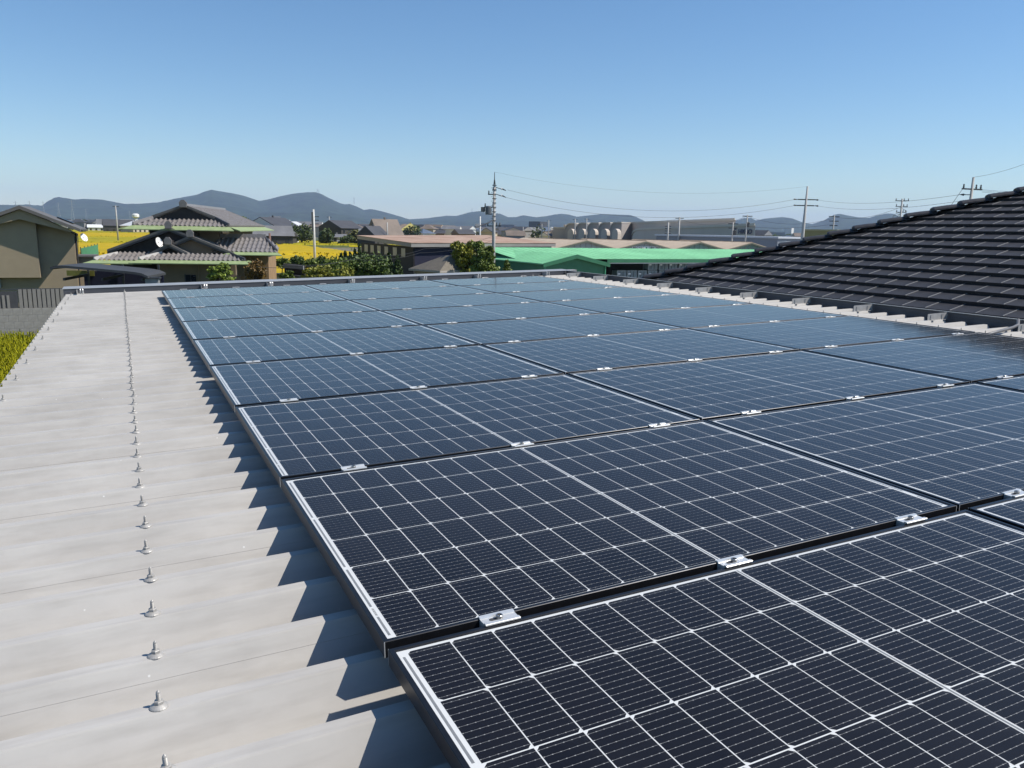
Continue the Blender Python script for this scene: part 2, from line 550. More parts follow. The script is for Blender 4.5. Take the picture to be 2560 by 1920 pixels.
for x, y, sx, sy in ((0, 0, 1, 1), (PX, 0, -1, 1), (0, PY, 1, -1), (PX, PY, -1, -1)):
    key.box(x - .0004 * sx, y - .0003 * sy, -.0345, x + .0016 * sx, y + .0003 * sy, -.0006)
key_me = key.mesh('corner_joint', M_alu)
gl_me = MB().quad((.0100, .0100, -.0016), (PX - .01, .01, -.0016), (PX - .01, PY - .01, -.0016), (.01, PY - .01, -.0016)).mesh('glass', M_glass)
bs_me = MB().box(.005, .005, -.0085, PX - .005, PY - .005, -.00478).mesh('backsheet', M_back)
X0, XP, Y0, YP = 0.0305, 0.0918, 0.0175, 0.1832
XC = X0 + 9 * XP
cells = []
for r in range(6):
    for h in range(2):
        for c in range(9):
            x = (X0 if h == 0 else XC + 0.0095) + c * XP + XP / 2
            cells.append((x, Y0 + r * YP + YP / 2, r % 2))
def rib_mesh(segs, x, w):
    mb = MB()
    for a, b in segs:
        mb.quad((x - w / 2, a, 0), (x + w / 2, a, 0), (x + w / 2, b, 0), (x - w / 2, b, 0))
    return mb
side_segs = [(.030, .115), (.165, .375), (.392, .742), (.758, 1.10)]
r1 = rib_mesh(side_segs, .0205, .0052).mesh('ribbon', M_ribbon)
r2 = rib_mesh(side_segs, PX - .0205, .0052).mesh('ribbon', M_ribbon)
r3 = rib_mesh([(Y0, PY - Y0)], PX / 2, .0050).mesh('ribbon', M_ribbon)
lb = MB()
for i in range(14):
    a = .120 + i * .0026 + (.0006 if i % 3 else 0)
    lb.quad((.0182, a, 0), (.0232, a, 0), (.0232, a + (.0013 if i % 2 else .0008), 0), (.0182, a + (.0013 if i % 2 else .0008), 0))
lbl_me = lb.mesh('serial_label', mat('label_print', (0.12, 0.12, 0.12), 0.6, 0.05))
COLN = ['left', 'middle', 'right']
ROWN = ['first', 'second', 'third', 'fourth', 'fifth', 'sixth', 'seventh', 'eighth', 'ninth', 'tenth']
NR = 9
NUM = ['one', 'two', 'three', 'four', 'five', 'six', 'seven', 'eight', 'nine', 'ten']
def panel_label(c, r):
    near = ['by the bare grey roof strip', 'in the middle column', 'by the side kerb'][c]
    n = NR - r
    return f'solar panel {near}, ' + ('right along the far kerb' if n == 1 else f'{ROWN[n - 1]} row from the far kerb')
for r in range(-1, NR):
    for c in range(3):
        o = thing('solar_panel', panel_label(c, r), 'solar panel', L(c * (PX + GX), r * (PY + GY), 0), group='solar panels of the array', rot=(random.uniform(-.0012, .0012), -TH + random.uniform(-.0012, .0012), 0))
        link('frame', frame_me, o)
        link('corner_joint', key_me, o)
        link('backsheet', bs_me, o)
        for rm in (r1, r2, r3):
            link('ribbon', rm, o, (0, 0, -.00465))
        link('serial_label', lbl_me, o, (0, 0, -.00452))
        for x, y, fl in cells:
            link('cell', cellB if fl else cellA, o, (x, y, -.0046))
        link('glass', gl_me, o)

# clamps in the gaps between the rows
cl = MB()
pr = [(-.0215, .0004), (-.0135, .0004), (-.0125, -.030), (.0125, -.030), (.0135, .0004), (.0215, .0004), (.0215, .0032), (.0205, .0040),
      (.0120, .0040), (.0105, .0010), (.0, .0006), (-.0105, .0010), (-.0120, .0040), (-.0205, .0040), (-.0215, .0032)]
cl.prism([(-.04, a, b) for a, b in pr][::-1], (.08, 0, 0))
cl_me = cl.mesh('clamp_plate', M_alu)
hb = MB().lathe([(.0078, .0006), (.0078, .0078), (.0070, .0086), (.0048, .0086), (.0044, .0050)], n=16).mesh('bolt_head', mat('stainless_bolt', (0.40, 0.39, 0.37), 0.28, 0.1, 50, metal=0.85))
slot = MB()
slot.quad(*[(-.006 + (.012 if math.cos(t) < 0 else 0) * -1 + .0052 * math.cos(t), .0052 * math.sin(t), .0012) for t in [2 * math.pi * i / 16 for i in range(16)]])
slot_me = slot.mesh('slot', mat('dark_slot', (0.05, 0.05, 0.05), 0.6))
ft = MB()
ft.box(-.03, -.02, -.076, .03, .02, -.070); ft.box(-.03, -.012, -.072, .03, .012, -.030)
ft_me = ft.mesh('foot', M_alu)
for r in range(0, NR + 1):
    for c in range(3):
        for q, xo in enumerate((.248, .879, 1.508)):
            far = r == NR
            where = ['on the bare-roof side', 'at the centre bar', 'on the side-kerb side'][q]
            rowtxt = 'on the far edge of the array' if far else f'between rows {NUM[NR - 1 - r]} and {NUM[NR - r]} from the far kerb'
            o = thing('panel_clamp', f'clamp {where}, {["roof-strip", "middle", "kerb"][c]} column, {rowtxt}', 'clamp',
                      L(c * (PX + GX) + xo + random.uniform(-.006, .006), r * (PY + GY) - GY / 2 + (.004 if far else 0), 0), group='clamps holding the solar panels', rot=(0, -TH, random.uniform(-.01, .01)))
            link('clamp_plate', cl_me, o)
            link('slot', slot_me, o)
            link('bolt_head', hb, o, None, (0, 0, random.uniform(0, 3)))
            link('foot', ft_me, o)

# ================================================================ black tiled roof next door
M_tile = mat('black_roof_tile', (0.032, 0.030, 0.031), 0.55, 0.32, 5.0, bump=0.15, bscale=60, spec=0.28)
M_tedge = mat('tile_lip_glint', (0.25, 0.245, 0.24), 0.4, 0.2, 30.0)  # pale grey paints the sun glints along the tile joints
SX, SZ = 0.2608, 0.0998                              # run and rise of one tile course
hip0 = L(7.889, 11.366, -0.179)
th_ = thing('tiled_roof_house', 'house with a black flat-tiled hip roof beside the solar array', 'house', (hip0.x, hip0.y, 0))
sl_ = math.hypot(SX, SZ)
ang = math.atan2(SZ, SX)
def tile_mesh(w):
    # local: x up the slope (0 at the front edge), y along the course, z normal to the roof
    mb = MB()
    t, ov = 0.046, sl_ + .05
    tail = 0.004
    mb.hexa([(0, 0, 0), (0, w - .002, 0), (ov, w - .002, -t + tail), (ov, 0, -t + tail),
             (.004, 0, t), (.004, w - .002, t), (ov, w - .002, tail), (ov, 0, tail)])
    mb.f[-6:] = [f[::-1] for f in mb.f[-6:]]
    return mb
def tile_full(w):
    mb = tile_mesh(w)
    t, ov = 0.046, sl_ + .05
    z = lambda x: t + (0.004 - t) * x / ov
    # raised interlocking lip on the side that faces the sun, its glint painted in pale grey
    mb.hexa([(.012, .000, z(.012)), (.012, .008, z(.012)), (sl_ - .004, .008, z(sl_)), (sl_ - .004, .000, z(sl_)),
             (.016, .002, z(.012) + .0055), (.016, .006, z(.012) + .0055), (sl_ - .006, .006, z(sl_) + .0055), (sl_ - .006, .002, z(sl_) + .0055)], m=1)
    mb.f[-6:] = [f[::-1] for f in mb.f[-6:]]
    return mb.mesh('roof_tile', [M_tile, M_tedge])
TW = 0.305
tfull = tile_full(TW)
z0 = hip0.z - .062
# underlay so that nothing shows between the tiles
NCO = 24
ymin = -16.0
und = MB()
und.quad((-1.2 * SX, 1.2 * SX, z0 - 1.2 * SZ - .012), (-1.2 * SX, ymin, z0 - 1.2 * SZ - .012), (NCO * SX, ymin, z0 + NCO * SZ - .012), (NCO * SX, -NCO * SX, z0 + NCO * SZ - .012))
und.quad((-1.2 * SX, 1.2 * SX, z0 - 1.2 * SZ - .012), (NCO * SX, -NCO * SX, z0 + NCO * SZ - .012), (2 * NCO * SX, -NCO * SX, z0 + NCO * SZ - .012), (2 * (NCO + .6) * SX, 1.2 * SX, z0 - 1.2 * SZ - .012))
rs = und.build('roof_slope', M_tile, th_)
cnt = 0
cut_cache = {}
for k in range(-1, NCO):
    yh = -k * SX - .06                               # hip line at this course
    vis = (4.1 + .16 * max(k, 0)) - hip0.y           # tiles further than this are outside the photo
    j = 0
    off = (k % 2) * TW * .5
    y = yh - off * 0 - TW - (.08 if k % 2 else .21) + (.0)
    # cut tile against the hip
    a = yh - (y + TW)
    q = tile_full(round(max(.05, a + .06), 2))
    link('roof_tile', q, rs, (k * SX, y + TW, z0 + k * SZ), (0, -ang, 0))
    while y > vis - TW and k < 17:
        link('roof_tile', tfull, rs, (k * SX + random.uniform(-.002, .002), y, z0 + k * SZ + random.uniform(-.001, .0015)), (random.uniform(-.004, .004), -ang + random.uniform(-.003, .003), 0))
        y -= TW
        cnt += 1
    # the rest of the course, outside the photo
    if k < 17 or True:
        w = y + TW - ymin
        if w > .2:
            o = link('tile_course', tile_mesh(w).mesh('tile_course', M_tile), rs, (k * SX, ymin, z0 + k * SZ), (0, -ang, 0))
# hip caps: stepped half-round cover tiles
hl = math.sqrt(2 * SX * SX + SZ * SZ)
cap = MB()
ns = 10
Lc = hl * 1.16
def capring(x, r, up):
    return [(x, r * 1.25 * math.cos(math.pi * i / ns), up + r * .50 * math.sin(math.pi * i / ns)) for i in range(ns + 1)]
rings = [capring(0, .105, -.01), capring(.0, .125, .004), capring(.03, .13, .012), capring(Lc * .5, .122, -.004), capring(Lc, .112, -.03)]
for A, B in zip(rings, rings[1:]):
    for i in range(ns):
        cap.quad(A[i], B[i], B[i + 1], A[i + 1])
cap.quad(*rings[0])
capm = cap.mesh('hip_cap', M_tile, False)
hdir = Vector((SX, -SX, SZ)).normalized()
hm = Matrix((hdir, Vector((0, 0, 1)).cross(hdir).normalized(), hdir.cross(Vector((0, 0, 1)).cross(hdir).normalized()))).transposed()
hrot = hm.to_euler()
for k in range(-1, NCO):
    o = link('hip_cap', capm, rs, (k * SX - .05, -k * SX + .05, z0 + k * SZ + .030), hrot)
MB().box(.35, -14.5, 0, 2 * NCO * SX - .35, .0 - .35, z0 - .35).build('wall', mat('cream_render', (0.45, 0.42, 0.36), 0.8, 0.08), th_)
MB().box(-1.2 * SX - .03, ymin, z0 - 1.2 * SZ - .22, -1.2 * SX, 1.2 * SX, z0 - 1.2 * SZ - .03).build('gutter', M_coping, th_)

# ================================================================ neighbourhood
M_grass = mat('rough_grass', (0.075, 0.095, 0.022), 0.95, 0.45, 0.6, detail=8)
M_asphalt = mat('old_asphalt', (0.055, 0.055, 0.057), 0.9, 0.2, 0.8)
M_gravel = mat('pale_garden_gravel', (0.42, 0.37, 0.28), 0.95, 0.12, 1.5, bump=0.3, bscale=8)
M_plaster = mat('white_plaster', (0.62, 0.62, 0.60), 0.8, 0.06, 1.2)
M_darkwood = mat('charred_wood', (0.028, 0.025, 0.024), 0.8, 0.3, 3.0)
M_brownwall = mat('brown_earth_wall', (0.215, 0.165, 0.115), 0.85, 0.10, 1.5)
M_beige = mat('beige_stucco', (0.315, 0.255, 0.17), 0.85, 0.05, 2.0, bump=0.1)
M_jtile = mat('silver_clay_tile', (0.20, 0.182, 0.172), 0.38, 0.22, 5.0)
M_jdark = mat('dark_ridge_tile', (0.045, 0.043, 0.045), 0.45, 0.2, 6.0)
M_copper = mat('green_copper_eave', (0.265, 0.33, 0.155), 0.65, 0.14, 2.5, bump=0.05)
M_glassd = mat('dark_window_glass', (0.02, 0.024, 0.03), 0.08, 0.1, 2.0, spec=0.8)
M_white = mat('white_paint', (0.78, 0.78, 0.76), 0.45, 0.04, 6.0)
M_conc = mat('concrete_pole', (0.40, 0.39, 0.37), 0.8, 0.08, 4.0)
M_pdark = mat('pole_hardware', (0.06, 0.065, 0.07), 0.5, 0.2, 6.0, metal=0.3)
M_wire = mat('cable_black', (0.03, 0.03, 0.032), 0.6)
M_greyroof = mat('grey_slate_roof', (0.125, 0.117, 0.108), 0.6, 0.12, 3.0)

def flat(name, pts, z, m, kind='structure'):
    o = MB().quad(*[(p[0], p[1], z) for p in pts]).build(name, m)
    o['kind'] = kind
    return o
# ground sheets round the houses, and the lane
flat('garden_ground', [(-30, 46), (26, 46), (34, 74), (-30, 74)], .004, M_grass)
flat('lane', [(-60, 74.5), (110, 74.5), (110, 78.5), (-60, 78.5)], .008, M_asphalt)
flat('works_yard', [(26, 40), (130, 40), (190, 150), (36, 150)], .012, mat('yard_concrete', (0.30, 0.29, 0.27), 0.9, 0.15, 0.5))
gp = at(742, 690, z=.1)
flat('garden_gravel', [(gp.x - 3.2, gp.y - 5), (gp.x + 3, gp.y - 5), (gp.x + 3.4, gp.y + 4), (gp.x - 2, gp.y + 4)], .010, M_gravel)

# ---------------------------------------------------------------- rice
def rice_material(name, a, b, sc):
    m, nt, p = nodes_of(name)
    N, K = nt.nodes, nt.links
    tc = N.new('ShaderNodeTexCoord')
    n1 = N.new('ShaderNodeTexNoise'); n1.inputs['Scale'].default_value = sc; n1.inputs['Detail'].default_value = 9; n1.inputs['Roughness'].default_value = 0.72
    mp = N.new('ShaderNodeMapping'); mp.inputs['Scale'].default_value = (1, .35, 1)
    K.new(tc.outputs['Object'], mp.inputs['Vector']); K.new(mp.outputs[0], n1.inputs['Vector'])
    cr = N.new('ShaderNodeValToRGB')
    cr.color_ramp.elements[0].position, cr.color_ramp.elements[0].color = 0.33, (*b, 1)
    cr.color_ramp.elements[1].position, cr.color_ramp.elements[1].color = 0.60, (*a, 1)
    n3 = N.new('ShaderNodeTexNoise'); n3.inputs['Scale'].default_value = 0.05; n3.inputs['Detail'].default_value = 3
    m3 = N.new('ShaderNodeMapping'); m3.inputs['Scale'].default_value = (.25, 1, 1)
    K.new(tc.outputs['Object'], m3.inputs['Vector']); K.new(m3.outputs[0], n3.inputs['Vector'])
    av = N.new('ShaderNodeMix'); av.data_type = 'FLOAT'; av.inputs[0].default_value = 0.45
    K.new(n1.outputs[0], av.inputs[2]); K.new(n3.outputs[0], av.inputs[3])
    K.new(av.outputs[0], cr.inputs[0]); K.new(cr.outputs[0], p.inputs['Base Color'])
    p.inputs['Roughness'].default_value = 0.9
    p.inputs['Specular IOR Level'].default_value = 0.1
    return m
M_rice = rice_material('ripe_rice', (0.47, 0.325, 0.012), (0.30, 0.235, 0.012), 0.45)
M_rice2 = rice_material('ripening_rice', (0.36, 0.30, 0.014), (0.19, 0.19, 0.012), 0.45)
M_blade = rice_material('rice_blade', (0.30, 0.275, 0.010), (0.135, 0.165, 0.010), 2.5)
def rice_parcel(x0, y0, x1, y1, m, label, n=60, skew=0.0):
    mb = MB()
    ny = max(8, min(60, int((y1 - y0) / 2)))
    nx = max(8, min(60, int((x1 - x0) / 2)))
    P = {}
    for i in range(nx + 1):
        for j in range(ny + 1):
            x = x0 + (x1 - x0) * i / nx
            y = y0 + (y1 - y0) * j / ny
            edge = i in (0, nx) or j in (0, ny)
            P[i, j] = len(mb.v)
            mb.v.append((x + skew * (y - y0) + random.uniform(-.25, .25), y + random.uniform(-.25, .25), .12 if edge else .82 + random.uniform(-.07, .07)))
    for i in range(nx):
        for j in range(ny):
            mb.f.append((P[i, j], P[i + 1, j], P[i + 1, j + 1], P[i, j + 1])); mb.m.append(0)
    # tufts that break up the edge nearest to the houses
    for q in range(int((x1 - x0) * 5)):
        x = random.uniform(x0, x1); y = y0 + random.uniform(0, 6)
        h = random.uniform(.75, 1.0); w = random.uniform(.05, .12); a = random.uniform(0, 3.14)
        dx, dy = w * math.cos(a), w * math.sin(a)
        mb.quad((x - dx, y - dy, .5), (x + dx, y + dy, .5), (x + dx * 2.2, y + dy * 2.2, h), (x - dx * 2.2, y - dy * 2.2, h))
    o = mb.build('rice_field', m)
    return tag(o, label, 'rice field', kind='stuff')
rice_parcel(-46, 82, 36, 150, M_rice, 'golden rice field just beyond the old tiled house and the thin pole')
rice_parcel(-46, 153, 46, 232, M_rice, 'golden rice field in front of the white-gabled farmhouse')
rice_parcel(-60, 236, 26, 330, M_rice2, 'greener strip of rice left of the white-gabled farmhouse', skew=.05)
rice_parcel(40, 236, 96, 300, M_rice2, 'small rice field between the dark tree and the long dark workshop')
rice_parcel(-80, 336, 44, 450, M_rice, 'rice field beyond the levee, seen between the two near houses')
rice_parcel(-90, 456, 60, 640, M_rice2, 'farthest rice field, up to the distant farm buildings')
rice_parcel(150, 330, 300, 520, M_rice, 'distant rice field seen over the long dark workshop')
for x0, y0, x1 in ((-60, 233.2, 60), (-80, 331.2, 60), (-90, 451.5, 70), (-46, 150.4, 40)):
    mb = MB().hexa([(x0, y0, 0), (x1, y0, 0), (x1, y0 + 2.2, 0), (x0, y0 + 2.2, 0), (x0, y0 + .6, .55), (x1, y0 + .6, .55), (x1, y0 + 1.6, .55), (x0, y0 + 1.6, .55)])
    o = mb.build('levee', M_grass); o['kind'] = 'structure'
# the near rice beside the workshop, blade by blade
mb = MB()
y = 15.0
while y < 43.2:
    x = -9.2
    while x < -1.7:
        for q in range(7):
            a = random.uniform(0, 6.28); r0 = random.uniform(0, .05)
            px_, py_ = x + r0 * math.cos(a) + random.uniform(-.07, .07), y + r0 * math.sin(a) + random.uniform(-.07, .07)
            h = random.uniform(.62, .98); ln = random.uniform(.10, .38); w = random.uniform(.010, .022)
            bx_, by_ = math.cos(a) * ln, math.sin(a) * ln
            sx_, sy_ = -math.sin(a) * w, math.cos(a) * w
            mb.quad((px_ - sx_, py_ - sy_, .25), (px_ + sx_, py_ + sy_, .25), (px_ + bx_ * .45 + sx_, py_ + by_ * .45 + sy_, h), (px_ + bx_ * .45 - sx_, py_ + by_ * .45 - sy_, h))
            mb.quad((px_ + bx_ * .45 - sx_, py_ + by_ * .45 - sy_, h), (px_ + bx_ * .45 + sx_, py_ + by_ * .45 + sy_, h), (px_ + bx_, py_ + by_, h - ln * .5))
        x += .27
    y += .27
mb.quad((-9.6, 14.6, .42), (-1.5, 14.6, .42), (-1.5, 43.4, .42), (-9.6, 43.4, .42))
tag(mb.build('rice_field', M_blade), 'yellow-green standing rice right beside the workshop roof', 'rice field', kind='stuff')

# ---------------------------------------------------------------- block wall with slat fence on it
WY = 43.8
wz = at(50, 771, y=WY).z
wall = thing('block_wall', 'grey concrete block wall behind the near rice', 'wall', (-9, WY, 0))
M_block = mat('concrete_block', (0.30, 0.285, 0.26), 0.9, 0.22, 2.2, bump=0.2, bscale=30)
WX1 = at(150, 760, y=WY).x + 9 + 6
bh = wz / 6
blk = MB().box(.004, 0, .004, .396, .15, bh - .004).mesh('block', M_block)
hlf = MB().box(.004, 0, .004, .196, .15, bh - .004).mesh('block', M_block)
for r in range(2, 6):
    x = 3.0 if r % 2 else 3.2
    if not r % 2: link('block', hlf, wall, (3.0, 0, r * bh))
    while x < WX1:
        link('block', blk, wall, (x, random.uniform(-.004, .004), r * bh)); x += .4
MB().box(0, .01, 0, WX1 + .4, .14, 2 * bh).build('footing', M_block, wall)
MB().box(3, .006, 2 * bh, WX1 + .4, .144, wz - .006).build('mortar', mat('grey_mortar', (0.2, 0.19, 0.18), .95), wall)
fz = at(50, 722, y=WY).z
M_slat = mat('grey_fence_slat', (0.24, 0.225, 0.205), 0.6, 0.08, 4.0)
fen = thing('slat_fence', 'grey vertical slat fence on top of the block wall', 'fence', (-9, WY + .07, 0))
xs = at(46, 740, y=WY).x + 9
slm = MB().box(0, -.012, wz + .01, .150, .012, fz - .03).mesh('slat', M_slat)
x = xs
while x < WX1:
    link('slat', slm, fen, (x, 0, 0)); x += .192
MB().box(3, .014, fz - .05, WX1, .05, fz).build('top_rail', M_pdark, fen)
MB().box(3, .014, wz + .02, WX1, .05, wz + .07).build('bottom_rail', M_pdark, fen)
MB().box(xs - .02, .06, wz, WX1, .075, fz - .05).build('backing', M_pdark, fen)
f2 = thing('gate_fence', 'lower dark slatted gate beside the grey slat fence', 'gate', (-9, WY + .05, 0))
sl2 = MB().box(0, -.012, wz + .01, .11, .012, fz - .30).mesh('slat', M_slat)
x = xs - 2.6
while x < xs - .3:
    link('slat', sl2, f2, (x, 0, 0)); x += .192
MB().box(xs - 2.7, .016, wz + .01, xs - .04, .05, fz - .12).build('backing', mat('dark_gate_panel', (0.06, 0.06, 0.065), .6), f2)

# ---------------------------------------------------------------- houses: generic pieces
def gable_prism(mb, x0, x1, y0, y1, zr, ze, t, xr=None, m=0):
    xr = (x0 + x1) / 2 if xr is None else xr
    ll = math.hypot(xr - x0, zr - ze)
    for xa in (x0, x1):
        s = 1 if xa > xr else -1
        nx, nz = s * (zr - ze) / ll * t, abs(xa - xr) / ll * t
        P = [(xr, y0, zr), (xa, y0, ze), (xa - nx * .0, y0, ze - t), (xr, y0, zr - t * 1.15)]
        if s < 0: P = P[::-1]
        mb.prism(P[::-1], (0, y1 - y0, 0), m)

def dish(name, label, pos, r, face):
    o = thing(name, label, 'satellite dish', pos)
    d = MB()
    n = 14
    rings = [[(rr * math.cos(2 * math.pi * j / n), rr * math.sin(2 * math.pi * j / n), .22 * rr * rr / r - .05 * r) for j in range(n)] for rr in (r * .02, r * .5, r)]
    for A, B in zip(rings, rings[1:]):
        for j in range(n):
            d.quad(A[j], B[j], B[(j + 1) % n], A[(j + 1) % n])
            d.quad(*[(p[0], p[1], p[2] - .01) for p in (A[(j + 1) % n], B[(j + 1) % n], B[j], A[j])])
    q = Vector(face).to_track_quat('Z', 'Y').to_euler()
    c = d.build('reflector', M_white, o); c.rotation_euler = q
    a = MB().tube([(0, -r * .9, 0), (0, -r * .5, r * .9)], .015, 6).build('feed_arm', M_pdark, o); a.rotation_euler = q
    MB().tube([(0, 0, 0), (0, .12, -.05), (0, .25, -.05)], .03, 6).build('bracket', M_pdark, o)
    return o

# ---- beige house on the left
HA = at(97, 700, y=62)
F = Frame(HA, R(-3))
lh = thing('beige_house', 'two-storey beige stucco house with a shallow gable roof behind the slat fence', 'house', (HA.x, HA.y, 0), R(-3))
ap, er = F.p(52, 514), F.p(203, 572)
bA, bR = F.p(52, 548), F.p(168, 571)
xr, xe = ap.x, er.x
xl = 2 * xr - xe
rf = MB(); gable_prism(rf, xl, xe, -.75, 3.6, ap.z, er.z, .20, xr); rf = rf.build('roof', M_greyroof, lh)
sp_ = MB(); k0, k1 = .42, .80
gz = lambda x: ap.z + (er.z - ap.z) * (x - xr) / (xe - xr)
xa, xb = xr + (xe - xr) * .52, xr + (xe - xr) * .80
sp_.hexa([(xa, 2.2, gz(xa) + .03), (xb, 2.2, gz(xb) + .03), (xb, 3.6, gz(xb) + .03), (xa, 3.6, gz(xa) + .03), (xa, 2.2, gz(xa) + .10), (xb, 2.2, gz(xb) + .10), (xb, 3.6, gz(xb) + .10), (xa, 3.6, gz(xa) + .10)])
sp_.build('roof_panel', M_black_al, rf)
bz = er.z - .12
MB().prism([(xl + .5, -.5, bz), (xr, -.5, ap.z - .24), (xe - .5, -.5, bz), (bR.x + .3, -.5, bz - .12), (bA.x, -.5, bA.z), (2 * xr - bR.x - .3, -.5, bz - .12)][::-1], (0, .10, 0)).build('gable_band', M_beige, lh)
xc = F.p(97, 650).x
xw = F.p(190, 650, .6).x
MB().prism([(xl + .9, .62, 0), (xw, .62, 0), (xw, .62, bz - .25), (xr, .62, ap.z - .3), (xl + .9, .62, bz - .25)][::-1], (0, 2.7, 0)).build('wall', M_beige, lh)
zb = F.p(97, 694).z
MB().box(xl + .6, .02, zb, xc, .60, bA.z + .35).build('bay', M_beige, lh)
MB().box(xl + .6, .30, zb - .7, xc - 2.4, .60, zb - .06).build('bay_window', mat('pale_shutter', (0.35, 0.36, 0.36), .5), lh)
e1 = F.p(184, 652); e2 = F.p(236, 640)
MB().box(xw + .01, 1.2, 0, e2.x - .2, 3.2, e1.z + .2).build('side_room', M_beige, lh)
MB().box(xw - .1, 1.0, e1.z + .21, e2.x, 3.4, e1.z + .33).build('side_room_roof', M_greyroof, lh)
for yy in (1.0, 2.1):
    MB().box(xw + .002, yy, 3.4, xw + .03, yy + .7, 5.0).build('window', M_glassd, lh)
MB().tube([(xw + .08, .9, 0), (xw + .08, .9, 5.2)], .05, 6).build('downpipe', M_pdark, lh)
MB().box(xe - .02, -.25, er.z - .16, xe + .11, 3.6, er.z - .06).build('gutter', M_pdark, lh)
w = F.p(209, 594, 1.4)
dl = lh.matrix_basis @ Vector((w.x, 1.4, w.z))
dish('satellite_dish', 'round white satellite dish on the corner of the beige house', dl, .30, (.9, -.75, .55))

# ---- carport with a curved dark roof
FA = at(125, 690, y=49)
F = Frame(FA, R(-14))
cpo = thing('carport', 'dark curved-roof carport in front of the brown tiled house', 'carport', (FA.x, FA.y, 0), R(-14))
pa, pb = F.p(125, 668), F.p(369, 690)
n = 16
top = []
for i in range(n + 1):
    t = i / n
    x = pa.x + (pb.x - pa.x) * t
    z = pa.z + (pb.z - pa.z) * t + .16 * (1 - (2 * t - 1) ** 10)
    top.append((x, z))
cr_ = MB()
for (x0, q0), (x1, q1) in zip(top, top[1:]):
    cr_.hexa([(x0, 0, q0 - .13), (x1, 0, q1 - .13), (x1, 4.6, q1 - .20), (x0, 4.6, q0 - .20), (x0, 0, q0), (x1, 0, q1), (x1, 4.6, q1 - .07), (x0, 4.6, q0 - .07)])
cr_.build('roof', mat('bronze_roof_sheet', (0.055, 0.058, 0.062), .6, .1, spec=.3), cpo)
for x in (pa.x + .5, (pa.x + pb.x) / 2, pb.x - .4):
    MB().box(x - .05, 4.7, 0, x + .05, 4.8, pa.z - .05).build('post', M_pdark, cpo)
    MB().box(x - .05, .4, pb.z - .30, x + .05, 4.8, pb.z - .16).build('beam', M_pdark, cpo)
MB().box(pa.x + .2, 4.9, 0, pb.x - .2, 5.0, pb.z - .02).build('back_panel', mat('navy_panel', (0.018, 0.020, 0.045), .7, .05, spec=.2), cpo)
o1, o2 = F.p(166, 676, 4.85), F.p(236, 690, 4.85)
MB().box(o1.x, 4.84, o2.z, o2.x, 4.895, o1.z).build('olive_pane', mat('olive_sheet', (0.16, 0.16, 0.03), .5), cpo)
g1, g2 = F.p(362, 693, .5), F.p(397, 716, .5)
gw = thing('gate_wall', 'pale grey low gate wall with a dark cap beside the carport', 'wall', (FA.x, FA.y, 0), R(-14))
MB().box(g1.x, .5, 0, g2.x, .8, g1.z - .08).build('wall', mat('grey_render', (0.27, 0.28, 0.29), .8), gw)
MB().box(g1.x - .08, .42, g1.z - .08, g2.x + .08, .88, g1.z).build('cap', M_pdark, gw)

# ---- old Japanese house with tiled hip-and-gable roofs
def wave_slope(mb, p0, e, up, length, top, bot=lambda s: 0.0, pitch=.29, h=.085, m=0):
    """rounded tile columns: p0 eave start, e along the eave, up up the slope, top(s)/bot(s) limits along the slope"""
    p0, e, up = Vector(p0), Vector(e).normalized(), Vector(up).normalized()
    nn = e.cross(up).normalized()
    if nn.z < 0: nn = -nn
    n = max(1, int(length / pitch))
    pt = length / n
    prof = [(0, 0), (.10, .35), (.28, 1), (.46, 1), (.64, .35), (.74, 0), (1, -.06)]
    for i in range(n):
        for (a, ha), (b, hb_) in zip(prof, prof[1:]):
            s0, s1 = (i + a) * pt, (i + b) * pt
            b0, b1, t0, t1 = bot(s0), bot(s1), top(s0), top(s1)
            if t0 <= b0 and t1 <= b1: continue
            t0, t1 = max(t0, b0), max(t1, b1)
            q = lambda s, k, hh: p0 + e * s + up * k + nn * (hh * h)
            # courses: little steps along the slope
            nc = max(1, int(max(t0 - b0, t1 - b1) / .55))
            for c in range(nc):
                f0, f1 = c / nc, (c + 1) / nc
                lift = .018
                A = q(s0, b0 + (t0 - b0) * f0, ha) + nn * lift; B = q(s1, b1 + (t1 - b1) * f0, hb_) + nn * lift
                Cc = q(s1, b1 + (t1 - b1) * f1, hb_); D = q(s0, b0 + (t0 - b0) * f1, ha)
                mb.quad(A, B, Cc, D, m=m)
                mb.quad(A - nn * (lift + .02), B - nn * (lift + .02), B, A, m=m)
JO = at(345, 657, y=57)
F = Frame(JO, R(-17))
jh = thing('japanese_house', 'old two-storey Japanese house with silver tiled hip-and-gable roofs and green copper eaves', 'house', (JO.x, JO.y, 0), R(-17))
def ridge(parent, a, b, r=.13, m=None, ends=True):
    a, b = Vector(a), Vector(b)
    d = (b - a).normalized(); s_ = d.cross(Vector((0, 0, 1))).normalized() * r
    u = Vector((0, 0, 1))
    q = MB().hexa([a - s_ - u * r, a + s_ - u * r, b + s_ - u * r, b - s_ - u * r, a - s_ * .6 + u * r, a + s_ * .6 + u * r, b + s_ * .6 + u * r, b - s_ * .6 + u * r])
    return q.build('ridge', m or M_jdark, parent)
